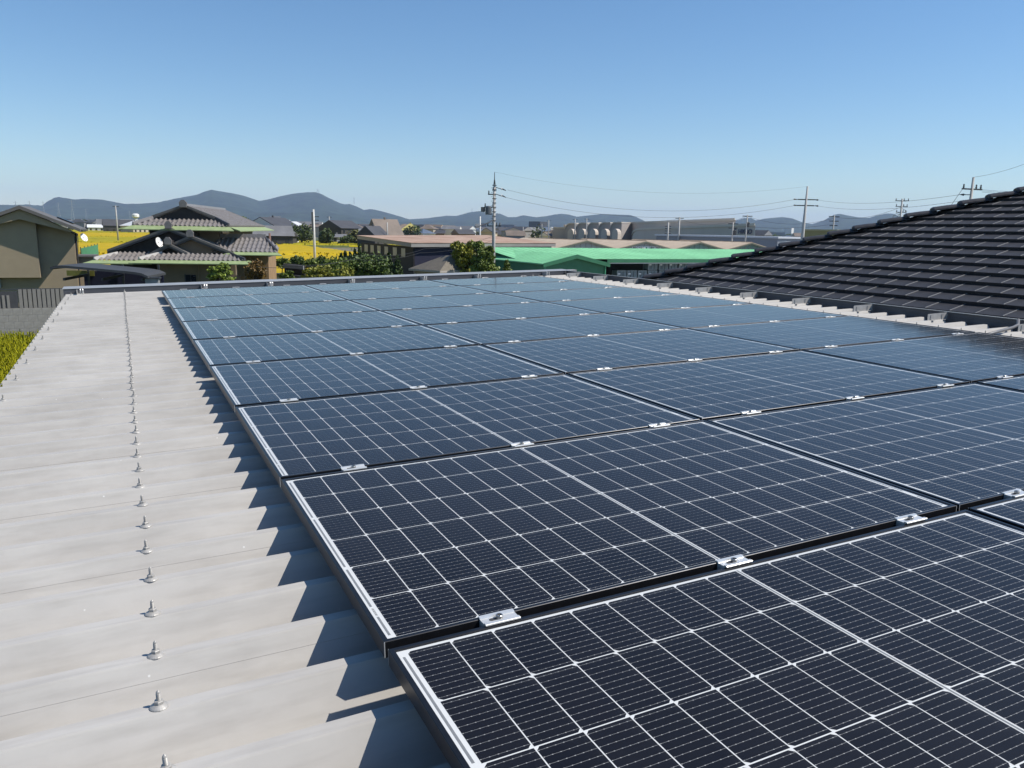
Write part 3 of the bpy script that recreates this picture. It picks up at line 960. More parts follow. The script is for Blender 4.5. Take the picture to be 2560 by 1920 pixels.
def gable_end(parent, apex, left, right, depth, tile=True, wall_in=.45, wallm=None, band=.16):
    """front gable: apex/left/right are points on the rake, ridge runs back by depth"""
    a, l, r = Vector(apex), Vector(left), Vector(right)
    D = Vector((0, depth, 0))
    rfm = MB()
    for q in (l, r):
        pts = [a, q, q + D, a + D]
        if q is r: pts = pts[::-1]
        rfm.prism([p for p in pts], (0, 0, -band))
    ro = rfm.build('gable_roof', M_jdark, parent)
    t = MB()
    for q, sgn in ((l, -1), (r, 1)):
        upv = (a - q)
        if sgn > 0: wave_slope(t, q, D, upv, depth, lambda s, L_=upv.length: L_)
        else: wave_slope(t, q + D, -D, upv, depth, lambda s, L_=upv.length: L_)
    t.build('tiles', M_jtile, ro)
    # raised rake edge
    for q in (l, r):
        d = (q - a)
        up_ = Vector((0, 0, .12))
        MB().hexa([a + Vector((0, -.03, -.03)), q + Vector((0, -.03, -.03)), q + Vector((0, .2, -.03)), a + Vector((0, .2, -.03)),
                   a + Vector((0, -.03, 0)) + up_, q + Vector((0, -.03, 0)) + up_, q + Vector((0, .2, 0)) + up_, a + Vector((0, .2, 0)) + up_]).build('rake_tiles', M_greyroof, ro)
    ridge(ro, a + Vector((0, -.1, .16)), a + D + Vector((0, 0, .16)))
    on = MB().prism([a + Vector((-.2, -.16, .02)), a + Vector((.2, -.16, .02)), a + Vector((.24, -.16, .30)), a + Vector((.10, -.16, .50)), a + Vector((-.10, -.16, .50)), a + Vector((-.24, -.16, .30))], (0, .14, 0))
    on.build('ridge_end_tile', M_jtile, ro)
    wz_ = min(l.z, r.z)
    W = Vector((0, wall_in, -band * .9))
    MB().prism([l + W, a + W, r + W, Vector((r.x, r.y, wz_ - 1.1)) + W, Vector((l.x, l.y, wz_ - 1.1)) + W][::-1], (0, .1, 0)).build('gable_wall', wallm or M_darkwood, parent)
    return ro
P = F.p
def pv(u, v, ly): return P(u, v, ly)
# upper roof
lyE = 2.2
E1, E2 = P(341, 564, lyE), P(574, 568, lyE)
ze = (E1.z + E2.z) / 2
back = F.side(608, 566, E2.x).y
A = P(460, 518, 3.3)
xm = A.x
E1 = Vector((2 * xm - E2.x, lyE, ze)); E2 = Vector((E2.x, lyE, ze))
zr = A.z
rb = F.side(561, 525, xm).y
back = max(back, rb + .9)
up2 = MB()
half = E2.x - xm
Ls = math.hypot(half, zr - ze)
gl_ = 3.3 - lyE                                     # depth of the front skirt
def limR(s):                                        # s along the eave from the front corner
    if s < gl_: return Ls * s / half
    bl = back - lyE
    if s > bl - gl_ * .9: return max(0, Ls * (bl - s) / half)
    return Ls
blen = back - lyE
wave_slope(up2, E2, (0, 1, 0), (-half, 0, zr - ze), blen, limR, pitch=.36, h=.15)
wave_slope(up2, E1 + Vector((0, blen, 0)), (0, -1, 0), (half, 0, zr - ze), blen, lambda s: limR(blen - s))
sk = gl_ / half * (zr - ze)
Lk = math.hypot(gl_, sk)
W2 = 2 * half
wave_slope(up2, E1, (1, 0, 0), (0, gl_, sk), W2, lambda s: min(Lk, Lk * s / gl_ , Lk * (W2 - s) / gl_))
up_roof = up2.build('upper_roof_tiles', M_jtile, jh)
gz1 = ze + sk
gable_w = half - gl_
MB().prism([(xm - gable_w, 3.35, gz1), (xm, 3.35, zr - .05), (xm + gable_w, 3.35, gz1)][::-1], (0, .1, 0)).build('gable_wall', M_darkwood, jh)
for s in (-1, 1):
    a, b = Vector((xm, 3.2, zr + .03)), Vector((xm + s * (gable_w + .1), 3.2, gz1 + .06))
    MB().hexa([a, b, b + Vector((0, .35, 0)), a + Vector((0, .35, 0)), a + Vector((0, 0, .16)), b + Vector((0, 0, .16)), b + Vector((0, .35, .16)), a + Vector((0, .35, .16))] if s > 0 else
              [b, a, a + Vector((0, .35, 0)), b + Vector((0, .35, 0)), b + Vector((0, 0, .16)), a + Vector((0, 0, .16)), a + Vector((0, .35, .16)), b + Vector((0, .35, .16))]).build('rake_tiles', M_greyroof, jh)
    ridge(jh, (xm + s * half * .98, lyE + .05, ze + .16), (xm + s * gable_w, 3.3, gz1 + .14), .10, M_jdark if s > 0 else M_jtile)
ridge(jh, (xm, 3.1, zr + .12), (xm, rb, zr + .12), .14, M_jtile)
MB().prism([Vector((xm - .22, 3.0, zr)), Vector((xm + .22, 3.0, zr)), Vector((xm + .26, 3.0, zr + .3)), Vector((xm + .1, 3.0, zr + .48)), Vector((xm - .1, 3.0, zr + .48)), Vector((xm - .26, 3.0, zr + .3))], (0, .14, 0)).build('ridge_end_tile', M_jtile, jh)
def copper_eave(parent, a, b, depth=.75, drop=.22, ret=None):
    a, b = Vector(a), Vector(b)
    d = (b - a).normalized()
    o = Vector((d.y, -d.x, 0))
    oa, ob = a + o * depth - d * depth * .55 - Vector((0, 0, drop)), b + o * depth + d * depth * .55 - Vector((0, 0, drop))
    return MB().hexa([oa - Vector((0, 0, .05)), ob - Vector((0, 0, .05)), b - Vector((0, 0, .10)), a - Vector((0, 0, .10)), oa, ob, b + Vector((0, 0, .02)), a + Vector((0, 0, .02))]).build('copper_eave', M_copper, parent)
copper_eave(jh, E1, E2)
copper_eave(jh, E2 + Vector((0, .0, -.003)), E2 + Vector((0, blen, -.003)))
copper_eave(jh, E1 + Vector((0, blen, -.003)), E1 + Vector((0, 0, -.003)))
MB().box(E1.x + .9, lyE + .9, 2.6, E2.x - .9, lyE + blen - .9, ze + .02).build('upper_wall', M_brownwall, jh)
wx0, wx1 = P(339, 570, 3.08).x, P(446, 570, 3.08).x
MB().box(E1.x + .85, lyE + .86, P(400, 606, 3.06).z - .6, wx1, lyE + .895, ze - .06).build('upper_shutters', M_darkwood, jh)
MB().box(E2.x - .895, 4.2, ze - 1.5, E2.x - .86, 6.6, ze - .25).build('upper_window', M_glassd, jh)
# lower roofs: three stepped gables to the front
gable_end(jh, P(422, 572, 1.5), P(268, 628, 1.5), P(505, 605, 1.5), 4.2, wallm=M_darkwood)
gable_end(jh, P(476, 593, .9), P(376, 636, .9), P(606, 645, .9), 4.0, wallm=M_brownwall)
gable_end(jh, P(421, 612, .55), P(366, 642, .55), P(470, 637, .55), 2.6)
# front skirts with copper eave below
s1, s2 = P(232, 651, .1), P(330, 651, .1)
t1 = P(300, 631, 1.5)
zsk = s1.z
w3 = MB()
dz, dy = t1.z - zsk, 1.3
Lf = math.hypot(dz, dy)
wave_slope(w3, (s1.x, .1, zsk), (1, 0, 0), (0, dy, dz), s2.x - s1.x + 1.2, lambda s: min(Lf, Lf * s / dy))
w3.build('skirt_tiles', M_jtile, jh)
q1, q2 = P(345, 652, -.5), P(614, 652, -.5)
zq = (q1.z + q2.z) / 2
w4 = MB()
wave_slope(w4, (q1.x, -.5, zq), (1, 0, 0), (0, 1.1, dz * .82), q2.x - q1.x, lambda s: min(Lf * .82, Lf * .8 * s / 1.0, Lf * .8 * (q2.x - q1.x - s) / 1.0))
w4.build('skirt_tiles', M_jtile, jh)
copper_eave(jh, (s1.x, .1, zsk), (s2.x + 1, .1, zsk), .7, .14)
copper_eave(jh, (q1.x, -.5, zq), (q2.x, -.5, zq), .7, .14)
copper_eave(jh, (q2.x, -.5, zq - .004), (q2.x, 4, zq - .004), .55, .12)
for u_, x_, y_, z_ in ((0, s1.x, .1, zsk), (1, q1.x, -.5, zq)):
    ridge(jh, (x_ + .05, y_ + .05, z_ + .10), (x_ + 1.15, y_ + 1.2, z_ + dz * .9), .11, M_white if False else mat('pale_hip_tile', (0.5, 0.47, 0.43), .35, .08, 5))
ridge(jh, (q2.x - .05, -.45, zq + .12), (q2.x - 1.1, .6, zq + dz * .9), .10)
# right wing
r1_, r2_ = P(556, 594, 3.6), P(661, 595, 3.6)
b2 = P(694, 632, 1.2)
zw, zt = b2.z, (r1_.z + r2_.z) / 2
run = 2.4; rise = zt - zw
Lw = math.hypot(run, rise)
b1x = r1_.x - .3
wlen = b2.x - b1x
w5 = MB()
wave_slope(w5, (b1x, 1.2, zw), (1, 0, 0), (0, run, rise), wlen, lambda s: min(Lw, max(Lw * .35, Lw * (.35 + (wlen - s) / 1.5)) if s > wlen - 1.0 else Lw))
w5.build('wing_roof_tiles', M_jtile, jh)
MB().prism([(b1x, 1.25, zw - .06), (b2.x - .6, 1.25, zw - .06), (b2.x - .6, 6.0, zw - .06), (b1x, 6.0, zw - .06)][::-1], (0, 0, -.1)).build('wing_soffit', M_darkwood, jh)
MB().quad((b1x, 3.6, zt - .02), (r2_.x - .1, 3.6, zt - .02), (r2_.x - .3, 6.0, zw), (b1x, 6.0, zw)).build('wing_back_slope', M_jdark, jh)
ridge(jh, (b1x, 3.6, zt + .12), (r2_.x + .1, 3.6, zt + .12), .15, M_jtile)
ridge(jh, (r2_.x + .1, 3.5, zt - .02), (b2.x - .1, 1.4, zw + .14), .10)
copper_eave(jh, (b1x + 1.2, 1.2, zw), (b2.x, 1.2, zw), .65, .14)
# walls below
MB().box(q1.x + .9, .35, 0, q2.x - .8, 8.5, zq - .06).build('lower_wall', M_brownwall, jh)
MB().box(s1.x + .9, 1.0, 0, q1.x + .895, 8.5, zsk - .07).build('side_wall', M_darkwood, jh)
MB().box(b1x + .5, 2.1, 0, b2.x - .75, 6.0, zw - .17).build('wing_wall', mat('ochre_earth_wall', (0.30, 0.19, 0.10), .85, .12, 2), jh)
wn1, wn2 = P(464, 687, .33), P(491, 708, .33)
wo = MB().box(wn1.x, .30, wn2.z, wn2.x, .345, wn1.z).build('window', M_glassd, jh)
MB().box(wn1.x - .06, .29, wn2.z - .06, wn1.x - .002, .347, wn1.z + .06).build('window_frame', M_pdark, wo)
MB().box((wn1.x + wn2.x) / 2 - .02, .288, wn2.z, (wn1.x + wn2.x) / 2 + .02, .298, wn1.z).build('window_frame', M_pdark, wo)
x_ = P(497, 690, .3).x
MB().tube([(x_, .25, 0), (x_, .25, zq - .15)], .05, 6).build('downpipe', M_brownwall, jh)
d_ = P(396, 606, 1.2)
dish('satellite_dish', 'tilted oval white satellite dish on the gable of the old Japanese house', jh.matrix_basis @ Vector((d_.x, 1.25, d_.z)), .34, (.95, -.75, .35))

# ---------------------------------------------------------------- trees and shrubs
def leaf_mat(name, a, b, sc=2.2):
    if name in MATS: return MATS[name]
    m, nt, p = nodes_of(name)
    N, K = nt.nodes, nt.links
    ge = N.new('ShaderNodeNewGeometry')
    tc = N.new('ShaderNodeTexCoord')
    nz = N.new('ShaderNodeTexNoise'); nz.inputs['Scale'].default_value = sc; nz.inputs['Detail'].default_value = 3
    K.new(tc.outputs['Object'], nz.inputs['Vector'])
    ad = N.new('ShaderNodeMath'); ad.operation = 'MULTIPLY_ADD'; ad.inputs[1].default_value = 0.55
    K.new(ge.outputs['Random Per Island'], ad.inputs[0]); K.new(nz.outputs[0], ad.inputs[2])
    cr = N.new('ShaderNodeValToRGB')
    cr.color_ramp.elements[0].position, cr.color_ramp.elements[0].color = 0.45, (*a, 1)
    cr.color_ramp.elements[1].position, cr.color_ramp.elements[1].color = 0.95, (*b, 1)
    K.new(ad.outputs[0], cr.inputs[0]); K.new(cr.outputs[0], p.inputs['Base Color'])
    p.inputs['Roughness'].default_value = 0.55
    p.inputs['Specular IOR Level'].default_value = 0.35
    MATS[name] = m
    return m
LM = {
    'pine': leaf_mat('pine_needles', (0.064, 0.100, 0.017), (0.256, 0.325, 0.054)),
    'deep': leaf_mat('deep_green_leaves', (0.028, 0.053, 0.012), (0.109, 0.156, 0.031)),
    'mid': leaf_mat('mid_green_leaves', (0.046, 0.077, 0.012), (0.173, 0.219, 0.038)),
    'yellow': leaf_mat('yellow_green_leaves', (0.077, 0.094, 0.012), (0.301, 0.294, 0.042)),
    'rust': leaf_mat('rusty_leaves', (0.064, 0.043, 0.012), (0.237, 0.138, 0.036)),
    'cedar': leaf_mat('dark_cedar', (0.018, 0.035, 0.010), (0.064, 0.100, 0.022)),
    'far': leaf_mat('far_green', (0.023, 0.043, 0.012), (0.077, 0.106, 0.026), 0.6),
    'olive': leaf_mat('olive_green', (0.064, 0.069, 0.018), (0.192, 0.188, 0.054), 0.6),
}
M_bark = mat('bark', (0.060, 0.045, 0.032), 0.9, 0.3, 6.0)
rnd = random.Random(11)
def leaf_cloud(mb, lobes, n, size, flat_=0.0, clumps=26):
    vol = [l[3] * l[4] + l[4] * l[5] + l[3] * l[5] for l in lobes]
    tot = sum(vol)
    for l, v_ in zip(lobes, vol):
        cx_, cy_, cz_, rx, ry, rz = l
        nl = int(n * v_ / tot)
        cs = []
        for k in range(clumps):
            d = Vector((rnd.gauss(0, 1), rnd.gauss(0, 1), rnd.gauss(0, 1))).normalized()
            rr = rnd.uniform(.55, 1.0)
            cs.append(Vector((d.x * rx * rr, d.y * ry * rr, d.z * rz * rr)))
        for q in range(nl):
            c = rnd.choice(cs)
            s_ = min(rx, ry, rz)
            pnt = Vector((cx_ + c.x + rnd.gauss(0, .22) * rx, cy_ + c.y + rnd.gauss(0, .22) * ry, cz_ + c.z + rnd.gauss(0, .20) * rz))
            a = Vector((rnd.gauss(0, 1), rnd.gauss(0, 1), rnd.gauss(0, 1) * (1 - flat_))).normalized()
            b = a.orthogonal().normalized()
            t = rnd.uniform(0, 6.28)
            b = (b * math.cos(t) + a.cross(b) * math.sin(t))
            z_ = size * rnd.uniform(1.0, 2.1)
            mb.quad(pnt - a * z_ * .5, pnt + b * z_ * .32, pnt + a * z_ * .5, pnt - b * z_ * .32)
def tree(name, label, base, lobes, n, size, kind, trunk_r=.10, cat='tree', group=None, flat_=0.0, clumps=26, limbs=True):
    o = thing(name, label, cat, base, group=group)
    t = MB()
    top_ = max(l[2] for l in lobes)
    low = min(l[2] - l[5] for l in lobes)
    jx = rnd.uniform(-.08, .08) * top_
    mid = (jx, 0, top_ * .5)
    t.tube([(0, 0, 0), (jx * .5, .03, top_ * .25), mid, (0, 0, top_)], [trunk_r, trunk_r * .85, trunk_r * .6, trunk_r * .2], 7)
    if limbs:
        for l in lobes:
            t.tube([(jx * .7, 0, max(.2, min(l[2] - l[5], top_ * .4))), ((l[0] + jx) * .6, l[1] * .6, l[2] - l[5] * .5), (l[0], l[1], l[2])], [trunk_r * .5, trunk_r * .35, trunk_r * .12], 5)
    t.build('trunk', M_bark, o, True)
    c = MB()
    leaf_cloud(c, lobes, n, size, flat_, clumps)
    c.build('crown', LM[kind], o)
    return o
def tree_px(name, label, u0, u1, v0, v1, dist, style, n, size, kind, **kw):
    """a plant that fills the pixel box u0..u1, top v0, whose foot may be hidden"""
    um = (u0 + u1) / 2
    c = rng(um, v1, dist)
    top_ = rng(um, v0, dist).z
    wid = (rng(u1, v0, dist) - rng(u0, v0, dist)).length
    low = max(c.z, .05)
    h = top_ - low
    rx = wid / 2
    if style == 'round':
        lobes = [(0, 0, low + h * .52, rx * .80, rx * .8, h * .46)]
        for k in range(6):
            a = k * 1.05 + rnd.uniform(-.3, .3)
            lobes.append((rx * .52 * math.cos(a), rx * .5 * math.sin(a), low + h * rnd.uniform(.32, .72), rx * .45, rx * .45, h * .25))
    elif style == 'pads':
        lobes = []
        for k in range(kw.pop('pads', 6)):
            a = k * 2.1 + rnd.uniform(-.4, .4)
            t = (k + .5) / 6
            lobes.append((rx * .62 * math.cos(a) * (1.1 - .4 * t), rx * .5 * math.sin(a), low + h * (.22 + .66 * t), rx * .42, rx * .42, h * .13))
    elif style == 'cone':
        lobes = [(0, 0, low + h * (k + .5) / 6, rx * (1.0 - .15 * k), rx * (1.0 - .15 * k), h * .12) for k in range(6)]
    elif style == 'stems':
        lobes = []
        for k in range(15):
            a = k * 2.4
            t = (k + .7) / 15.5
            w_ = rnd.uniform(.30, .54) * (1.1 - .35 * t)
            lobes.append((rx * .72 * math.cos(a) * (1.2 - .6 * t), rx * .6 * math.sin(a), low + h * t * rnd.uniform(.84, 1.0), rx * w_, rx * w_, h * rnd.uniform(.08, .15)))
    return tree(name, label, (c.x, c.y, 0), lobes, n, size, kind, **kw)
tree_px('pine_tree', 'small layered garden pine in front of the old Japanese house wall', 514, 582, 662, 712, 50, 'pads', 4200, .10, 'pine', flat_=.3, cat='pine', pads=7, trunk_r=.07)
tree_px('shrub', 'rusty brown-leaved shrub at the right corner of the Japanese house', 612, 668, 652, 706, 54, 'round', 2600, .12, 'rust', cat='shrub')
tree_px('pine_tree', 'small cloud-pruned pine with two dark pads beside the stone lantern', 697, 735, 668, 706, 51, 'pads', 2200, .10, 'mid', flat_=.3, cat='pine', pads=4, trunk_r=.06)
tree_px('pine_tree', 'wide low yellow-green pine beside the pale garden gravel', 747, 836, 668, 708, 52, 'pads', 4200, .11, 'yellow', flat_=.3, cat='pine', pads=7, trunk_r=.08)
tree_px('garden_tree', 'leafy mid-green tree between the low pine and the big round tree', 800, 888, 648, 706, 57, 'round', 5000, .12, 'mid')
tree_px('garden_tree', 'big round dark green tree beside the conifer hedge', 866, 978, 634, 708, 58, 'round', 9000, .12, 'deep')
tree_px('garden_tree', 'small yellow-green bush in front of the big round tree', 838, 886, 668, 706, 51, 'round', 2200, .10, 'yellow', cat='bush')
for i, (a, b, t, ds) in enumerate(((688, 728, 645, 74), (724, 764, 641, 75), (758, 796, 645, 73), (790, 822, 640, 76), (816, 850, 647, 72), (846, 880, 646, 70))):
    tree_px('clipped_shrub', 'round clipped shrub in the row at the edge of the rice field', a, b, t, 672, ds, 'round', 1500, .13, 'deep' if i % 2 else 'mid', cat='shrub', group='clipped shrubs along the rice field', limbs=False)
for i, (a, b, t) in enumerate(((846, 860, 634), (856, 872, 628), (868, 884, 632), (880, 896, 622), (892, 906, 612), (902, 920, 630))):
    tree_px('cedar', 'spiky dark cedar in the hedge at the end of the dark workshop', a, b, t, 665, 80, 'cone', 900, .16, 'cedar', cat='conifer', group='cedars of the hedge', limbs=False)
for i, (a, b, t) in enumerate(((940, 970, 640), (958, 988, 634), (978, 1010, 640))):
    tree_px('conifer', ['dark conifer next to the big round tree', 'tallest dark conifer, between two lower ones beside the hut', 'dark conifer next to the small hip-roofed hut'][i], a, b, t, 706, 66, 'cone', 2600, .13, 'cedar', cat='conifer', group='conifers beside the hut', limbs=False)
tree_px('street_tree', 'yellow-green many-stemmed tree left of the tall utility pole', 1124, 1196, 597, 700, 63, 'stems', 14000, .15, 'yellow', clumps=34)
tree_px('street_tree', 'darker bushy tree right up against the tall utility pole', 1178, 1240, 606, 700, 61, 'stems', 12000, .15, 'mid', clumps=34)
tree_px('conifer', 'small dark conifer between the utility pole and the green shed', 1250, 1282, 652, 700, 62, 'cone', 1600, .12, 'mid', cat='conifer', limbs=False)
tree_px('garden_tree', 'olive tree behind the wing of the Japanese house', 588, 632, 545, 600, 92, 'round', 2500, .2, 'mid')

# ---- garden things
q = rng(666, 700, 52)
ln = thing('stone_lantern', 'pale stone lantern among the garden pines', 'lantern', (q.x, q.y, 0))
M_stone = mat('pale_granite', (0.50, 0.48, 0.44), .85, .12, 8)
for a, b, r_ in ((0, .25, .28), (.25, 1.35, .11), (1.35, 1.5, .26), (1.5, 1.85, .18), (1.85, 2.1, .36), (2.1, 2.35, .09)):
    MB().lathe([(r_, a), (r_ * (.55 if r_ > .3 else 1), b)], n=6).build({0: 'base', .25: 'post', 1.35: 'shelf', 1.5: 'light_box', 1.85: 'cap', 2.1: 'finial'}[a], M_stone, ln)
a, b = rng(692, 665, 68), rng(760, 665, 64)
d = (b - a); d.z = 0
wl = thing('garden_wall', 'white plaster garden wall with a dark tiled cap and dark gate', 'wall', (a.x, a.y, 0), math.atan2(d.y, d.x))
ln_ = d.length
zt = rng(720, 661, 66).z
MB().box(0, -.08, 0, ln_, .08, zt - .95).build('plaster', M_plaster, wl)
MB().box(-.1, -.3, zt - .95, ln_ + .1, .3, zt - .80).build('cap_tiles', M_jdark, wl)
MB().box(.3, .5, 0, ln_ * .8, .6, zt).build('gate_boards', M_darkwood, wl)
MB().box(.3, .40, zt - .35, ln_ * .8, .49, zt - .04).build('pale_fascia', mat('pale_board', (0.33, 0.33, 0.33), .7), wl)

# ---- small hut with a hip roof
c1, c2 = rng(1022, 667, 64), rng(1100, 681, 61)
dv = c2 - c1; dv.z = 0
Fh = Frame(c1, math.atan2(dv.y, dv.x))
ht = thing('hip_roofed_hut', 'small hut with a grey-brown hip roof in front of the dark workshop', 'hut', (c1.x, c1.y, 0), Fh.rz)
W_, D_ = dv.length, 3.4
zh = (c1.z + c2.z) / 2
rz_ = Fh.p(1090, 637, D_ / 2).z
rx0, rx1 = Fh.p(1082, 637, D_ / 2).x, Fh.p(1122, 640, D_ / 2).x
rx1 = max(rx1, W_ - .9)
r_ = MB()
pA, pB, pC, pD, pE, pF = (0, 0, zh), (W_, 0, zh), (W_, D_, zh), (0, D_, zh), (W_ * .62, D_ / 2, rz_), (W_ * .80, D_ / 2, rz_)
for pl in ((pA, pB, pF, pE), (pB, pC, pF), (pC, pD, pE, pF), (pD, pA, pE)):
    r_.quad(*pl)
r_.quad(pD, pC, pB, pA)
r_.build('roof', mat('brown_shingle', (0.155, 0.135, 0.105), .8, .16, 5, bump=.2, bscale=20), ht)
for (xa, ya, xb, yb) in ((-.02, -.02, W_ + .02, .06), (W_ - .06, .07, W_ + .02, D_ + .02), (-.02, .07, .06, D_ + .02)):
    MB().box(xa, ya, zh - .16, xb, yb, zh - .004).build('fascia', mat('pale_fascia_board', (0.45, 0.40, 0.35), .6), ht)
MB().box(.5, .6, 0, W_ - .5, D_ - .3, zh - .17).build('wall', M_darkwood, ht)
MB().box(.35, .25, 0, .47, .37, zh - .17).build('post', M_conc, ht)
MB().box(W_ - .55, .25, 0, W_ - .43, .37, zh - .17).build('post', M_conc, ht)
MB().box(.2, .35, zh - .42, W_ - .2, .55, zh - .17).build('soffit_beam', mat('pale_soffit', (0.42, 0.38, 0.34), .7), ht)

# ---- long dark workshop with a rusty roof
A_, B_, C_ = at(903, 598, z=4.5), at(1033, 607, z=4.5), at(1379, 607.5, z=4.5)
dkw = thing('dark_workshop', 'long dark workshop with a rust-pink roof and a row of tall windows', 'building', (0, 0, 0))
M_dk = mat('charcoal_siding', (0.012, 0.012, 0.0125), .7, .12, 1.0, spec=.25)
M_dkb = mat('navy_siding', (0.016, 0.017, 0.036), .7, .12, 1.0, spec=.25)
M_rust = mat('rusty_pink_roof', (0.36, 0.21, 0.145), .8, .28, .35, detail=9, c2=(0.47, 0.345, 0.265), spec=.2)
M_fas = mat('grey_fascia', (0.24, 0.225, 0.21), .6, .1, .8)
off = (A_ - B_); off2 = (C_ - B_)
D4 = A_ + off2
for z in (0,): pass
def z_(p, z): return (p.x, p.y, z)
MB().prism([z_(A_, 0), z_(B_, 0), z_(B_, 4.1), z_(A_, 4.1)], tuple(Vector((off2.x, off2.y, 0)).normalized() * .2)).build('window_wall', M_dk, dkw)
ow = Vector((off.x, off.y, 0)).normalized() * .2
MB().prism([z_(B_ + ow, 0), z_(C_, 0), z_(C_, 4.1), z_(B_ + ow, 4.1)][::-1], tuple(ow)).build('side_wall', M_dkb, dkw)
bc = Vector((off2.x, off2.y, 0)).normalized()
ab = Vector((off.x, off.y, 0)).normalized()
o_ = .45
P4 = [B_ - ab * o_ - bc * o_, C_ - ab * o_ + bc * o_, D4 + ab * o_ + bc * o_, A_ + ab * o_ - bc * o_]
up_ = [4.5, 4.5, 5.15, 4.95]
MB().hexa([z_(p, h - .42) for p, h in zip(P4, up_)] + [z_(p, h - .03) for p, h in zip(P4, up_)]).build('fascia', M_fas, dkw)
P5 = [B_ - ab * (o_ + .05) - bc * (o_ + .05), C_ - ab * (o_ + .05) + bc * (o_ + .05), D4 + ab * (o_ + .05) + bc * (o_ + .05), A_ + ab * (o_ + .05) - bc * (o_ + .05)]
MB().hexa([z_(p, h - .028) for p, h in zip(P5, up_)] + [z_(p, h + .02) for p, h in zip(P5, up_)]).build('roof', M_rust, dkw)
FW = Frame(A_, math.atan2(-off.y, -off.x))
for a, b, t, bt in ((911, 919.5, 611, 629), (926, 934.5, 612.5, 631), (943, 951.5, 614, 633), (961, 970, 616, 636), (982, 992, 618, 639), (1003, 1013, 620.5, 642)):
    p1, p2 = FW.p(a, t, -.03), FW.p(b, bt, -.03)
    w1 = FW.o + FW.e * p1.x + FW.n * -.01; w2 = FW.o + FW.e * p2.x + FW.n * -.01
    wd = MB().prism([z_(w1, p2.z), z_(w2, p2.z), z_(w2, p1.z), z_(w1, p1.z)], tuple(-FW.n * .02)).build('window', mat('curtained_pane', (0.22, 0.23, 0.22), .35, .12, 1.0), dkw)
    w1 -= FW.e * .06; w2 += FW.e * .06
    MB().prism([z_(w1, p2.z - .07), z_(w2, p2.z - .07), z_(w2, p2.z - .005), z_(w1, p2.z - .005)], tuple(-FW.n * .05)).build('sill', M_pdark, wd)
# low green-walled lean-to at its right end
lw = at(1250, 613, z=4.0); rw = at(1370, 613, z=4.0)
g1 = thing('green_wall_shed', 'flat shed with a pale eave and green wall behind the bright green roof', 'shed', (lw.x, lw.y, 0), math.atan2((rw - lw).y, (rw - lw).x))
wl_ = (rw - lw).length
MB().box(0, 0, 0, wl_, 5, 3.95).build('wall', mat('sage_green_wall', (0.10, 0.20, 0.15), .7, .1, 1), g1)
MB().box(-.3, -.4, 3.96, wl_ + .6, 5.2, 4.35).build('roof', M_fas, g1)

# ---- bright green sheds
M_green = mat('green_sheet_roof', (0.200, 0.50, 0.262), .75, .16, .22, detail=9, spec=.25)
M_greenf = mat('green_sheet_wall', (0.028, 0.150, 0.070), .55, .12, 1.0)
sL, sR = at(1366, 656, z=3.05), at(1519, 658, z=3.05)
y1 = (sL.y + sR.y) / 2
xL, xR = at(1366, 656, y=y1).x, at(1519, 658, y=y1).x
apx = at(1443, 637, y=y1)
zA = apx.z
ze_ = (at(1366, 656, y=y1).z + at(1519, 658, y=y1).z) / 2
gs = thing('green_gabled_shed', 'bright green sheet-metal shed whose gable faces the solar array', 'shed', (0, 0, 0))
ydp = 21
rf = MB(); gable_prism(rf, xL - .3, xR + .3, y1, y1 + ydp, zA, ze_ - .08, .10, apx.x); rf.build('roof', M_green, gs)
sm_ = MB()
y = y1 + .5
while y < y1 + ydp - .3:
    for xa in (xL - .28, xR + .28):
        sm_.hexa([(xa, y, ze_ - .075), (apx.x, y, zA + .005), (apx.x, y + .05, zA + .005), (xa, y + .05, ze_ - .075), (xa, y, ze_ - .06), (apx.x, y, zA + .02), (apx.x, y + .05, zA + .02), (xa, y + .05, ze_ - .06)])
    y += .95
sm_.build('roof_seams', M_green, gs)
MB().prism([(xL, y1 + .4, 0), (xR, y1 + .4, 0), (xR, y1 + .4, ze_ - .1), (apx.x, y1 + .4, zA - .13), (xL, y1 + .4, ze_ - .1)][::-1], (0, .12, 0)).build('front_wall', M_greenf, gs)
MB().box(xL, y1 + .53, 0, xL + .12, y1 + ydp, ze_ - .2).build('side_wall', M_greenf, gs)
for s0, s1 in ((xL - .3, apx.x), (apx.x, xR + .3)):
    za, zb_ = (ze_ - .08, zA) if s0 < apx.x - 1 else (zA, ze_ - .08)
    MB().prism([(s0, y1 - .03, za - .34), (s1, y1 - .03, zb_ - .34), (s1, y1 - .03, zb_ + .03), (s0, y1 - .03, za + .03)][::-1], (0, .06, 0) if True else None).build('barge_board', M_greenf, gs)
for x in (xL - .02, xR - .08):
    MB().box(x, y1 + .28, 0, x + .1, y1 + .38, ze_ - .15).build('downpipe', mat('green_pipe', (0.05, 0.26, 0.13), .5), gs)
y2 = at(1600, 647, z=3.15).y
x2a, x2b = at(1519, 648, y=y2).x, at(2120, 648, y=y2).x
z2 = 3.15
rz2 = at(1700, 622, y=y2 + 9).z
gs2 = thing('long_green_shed', 'long open-fronted shed with a bright green roof over stacked mesh boxes', 'shed', (0, 0, 0))
for a, b in ((x2a - 11, x2a + 8.4), (x2a + 8.42, x2b)):
    MB().hexa([(a, y2, z2 - .05), (b, y2, z2 - .05), (b, y2 + 9, rz2 - .05), (a, y2 + 9, rz2 - .05), (a, y2, z2), (b, y2, z2), (b, y2 + 9, rz2), (a, y2 + 9, rz2)]).build('roof_sheet', M_green, gs2)
sm_ = MB()
x = x2a - 10.6
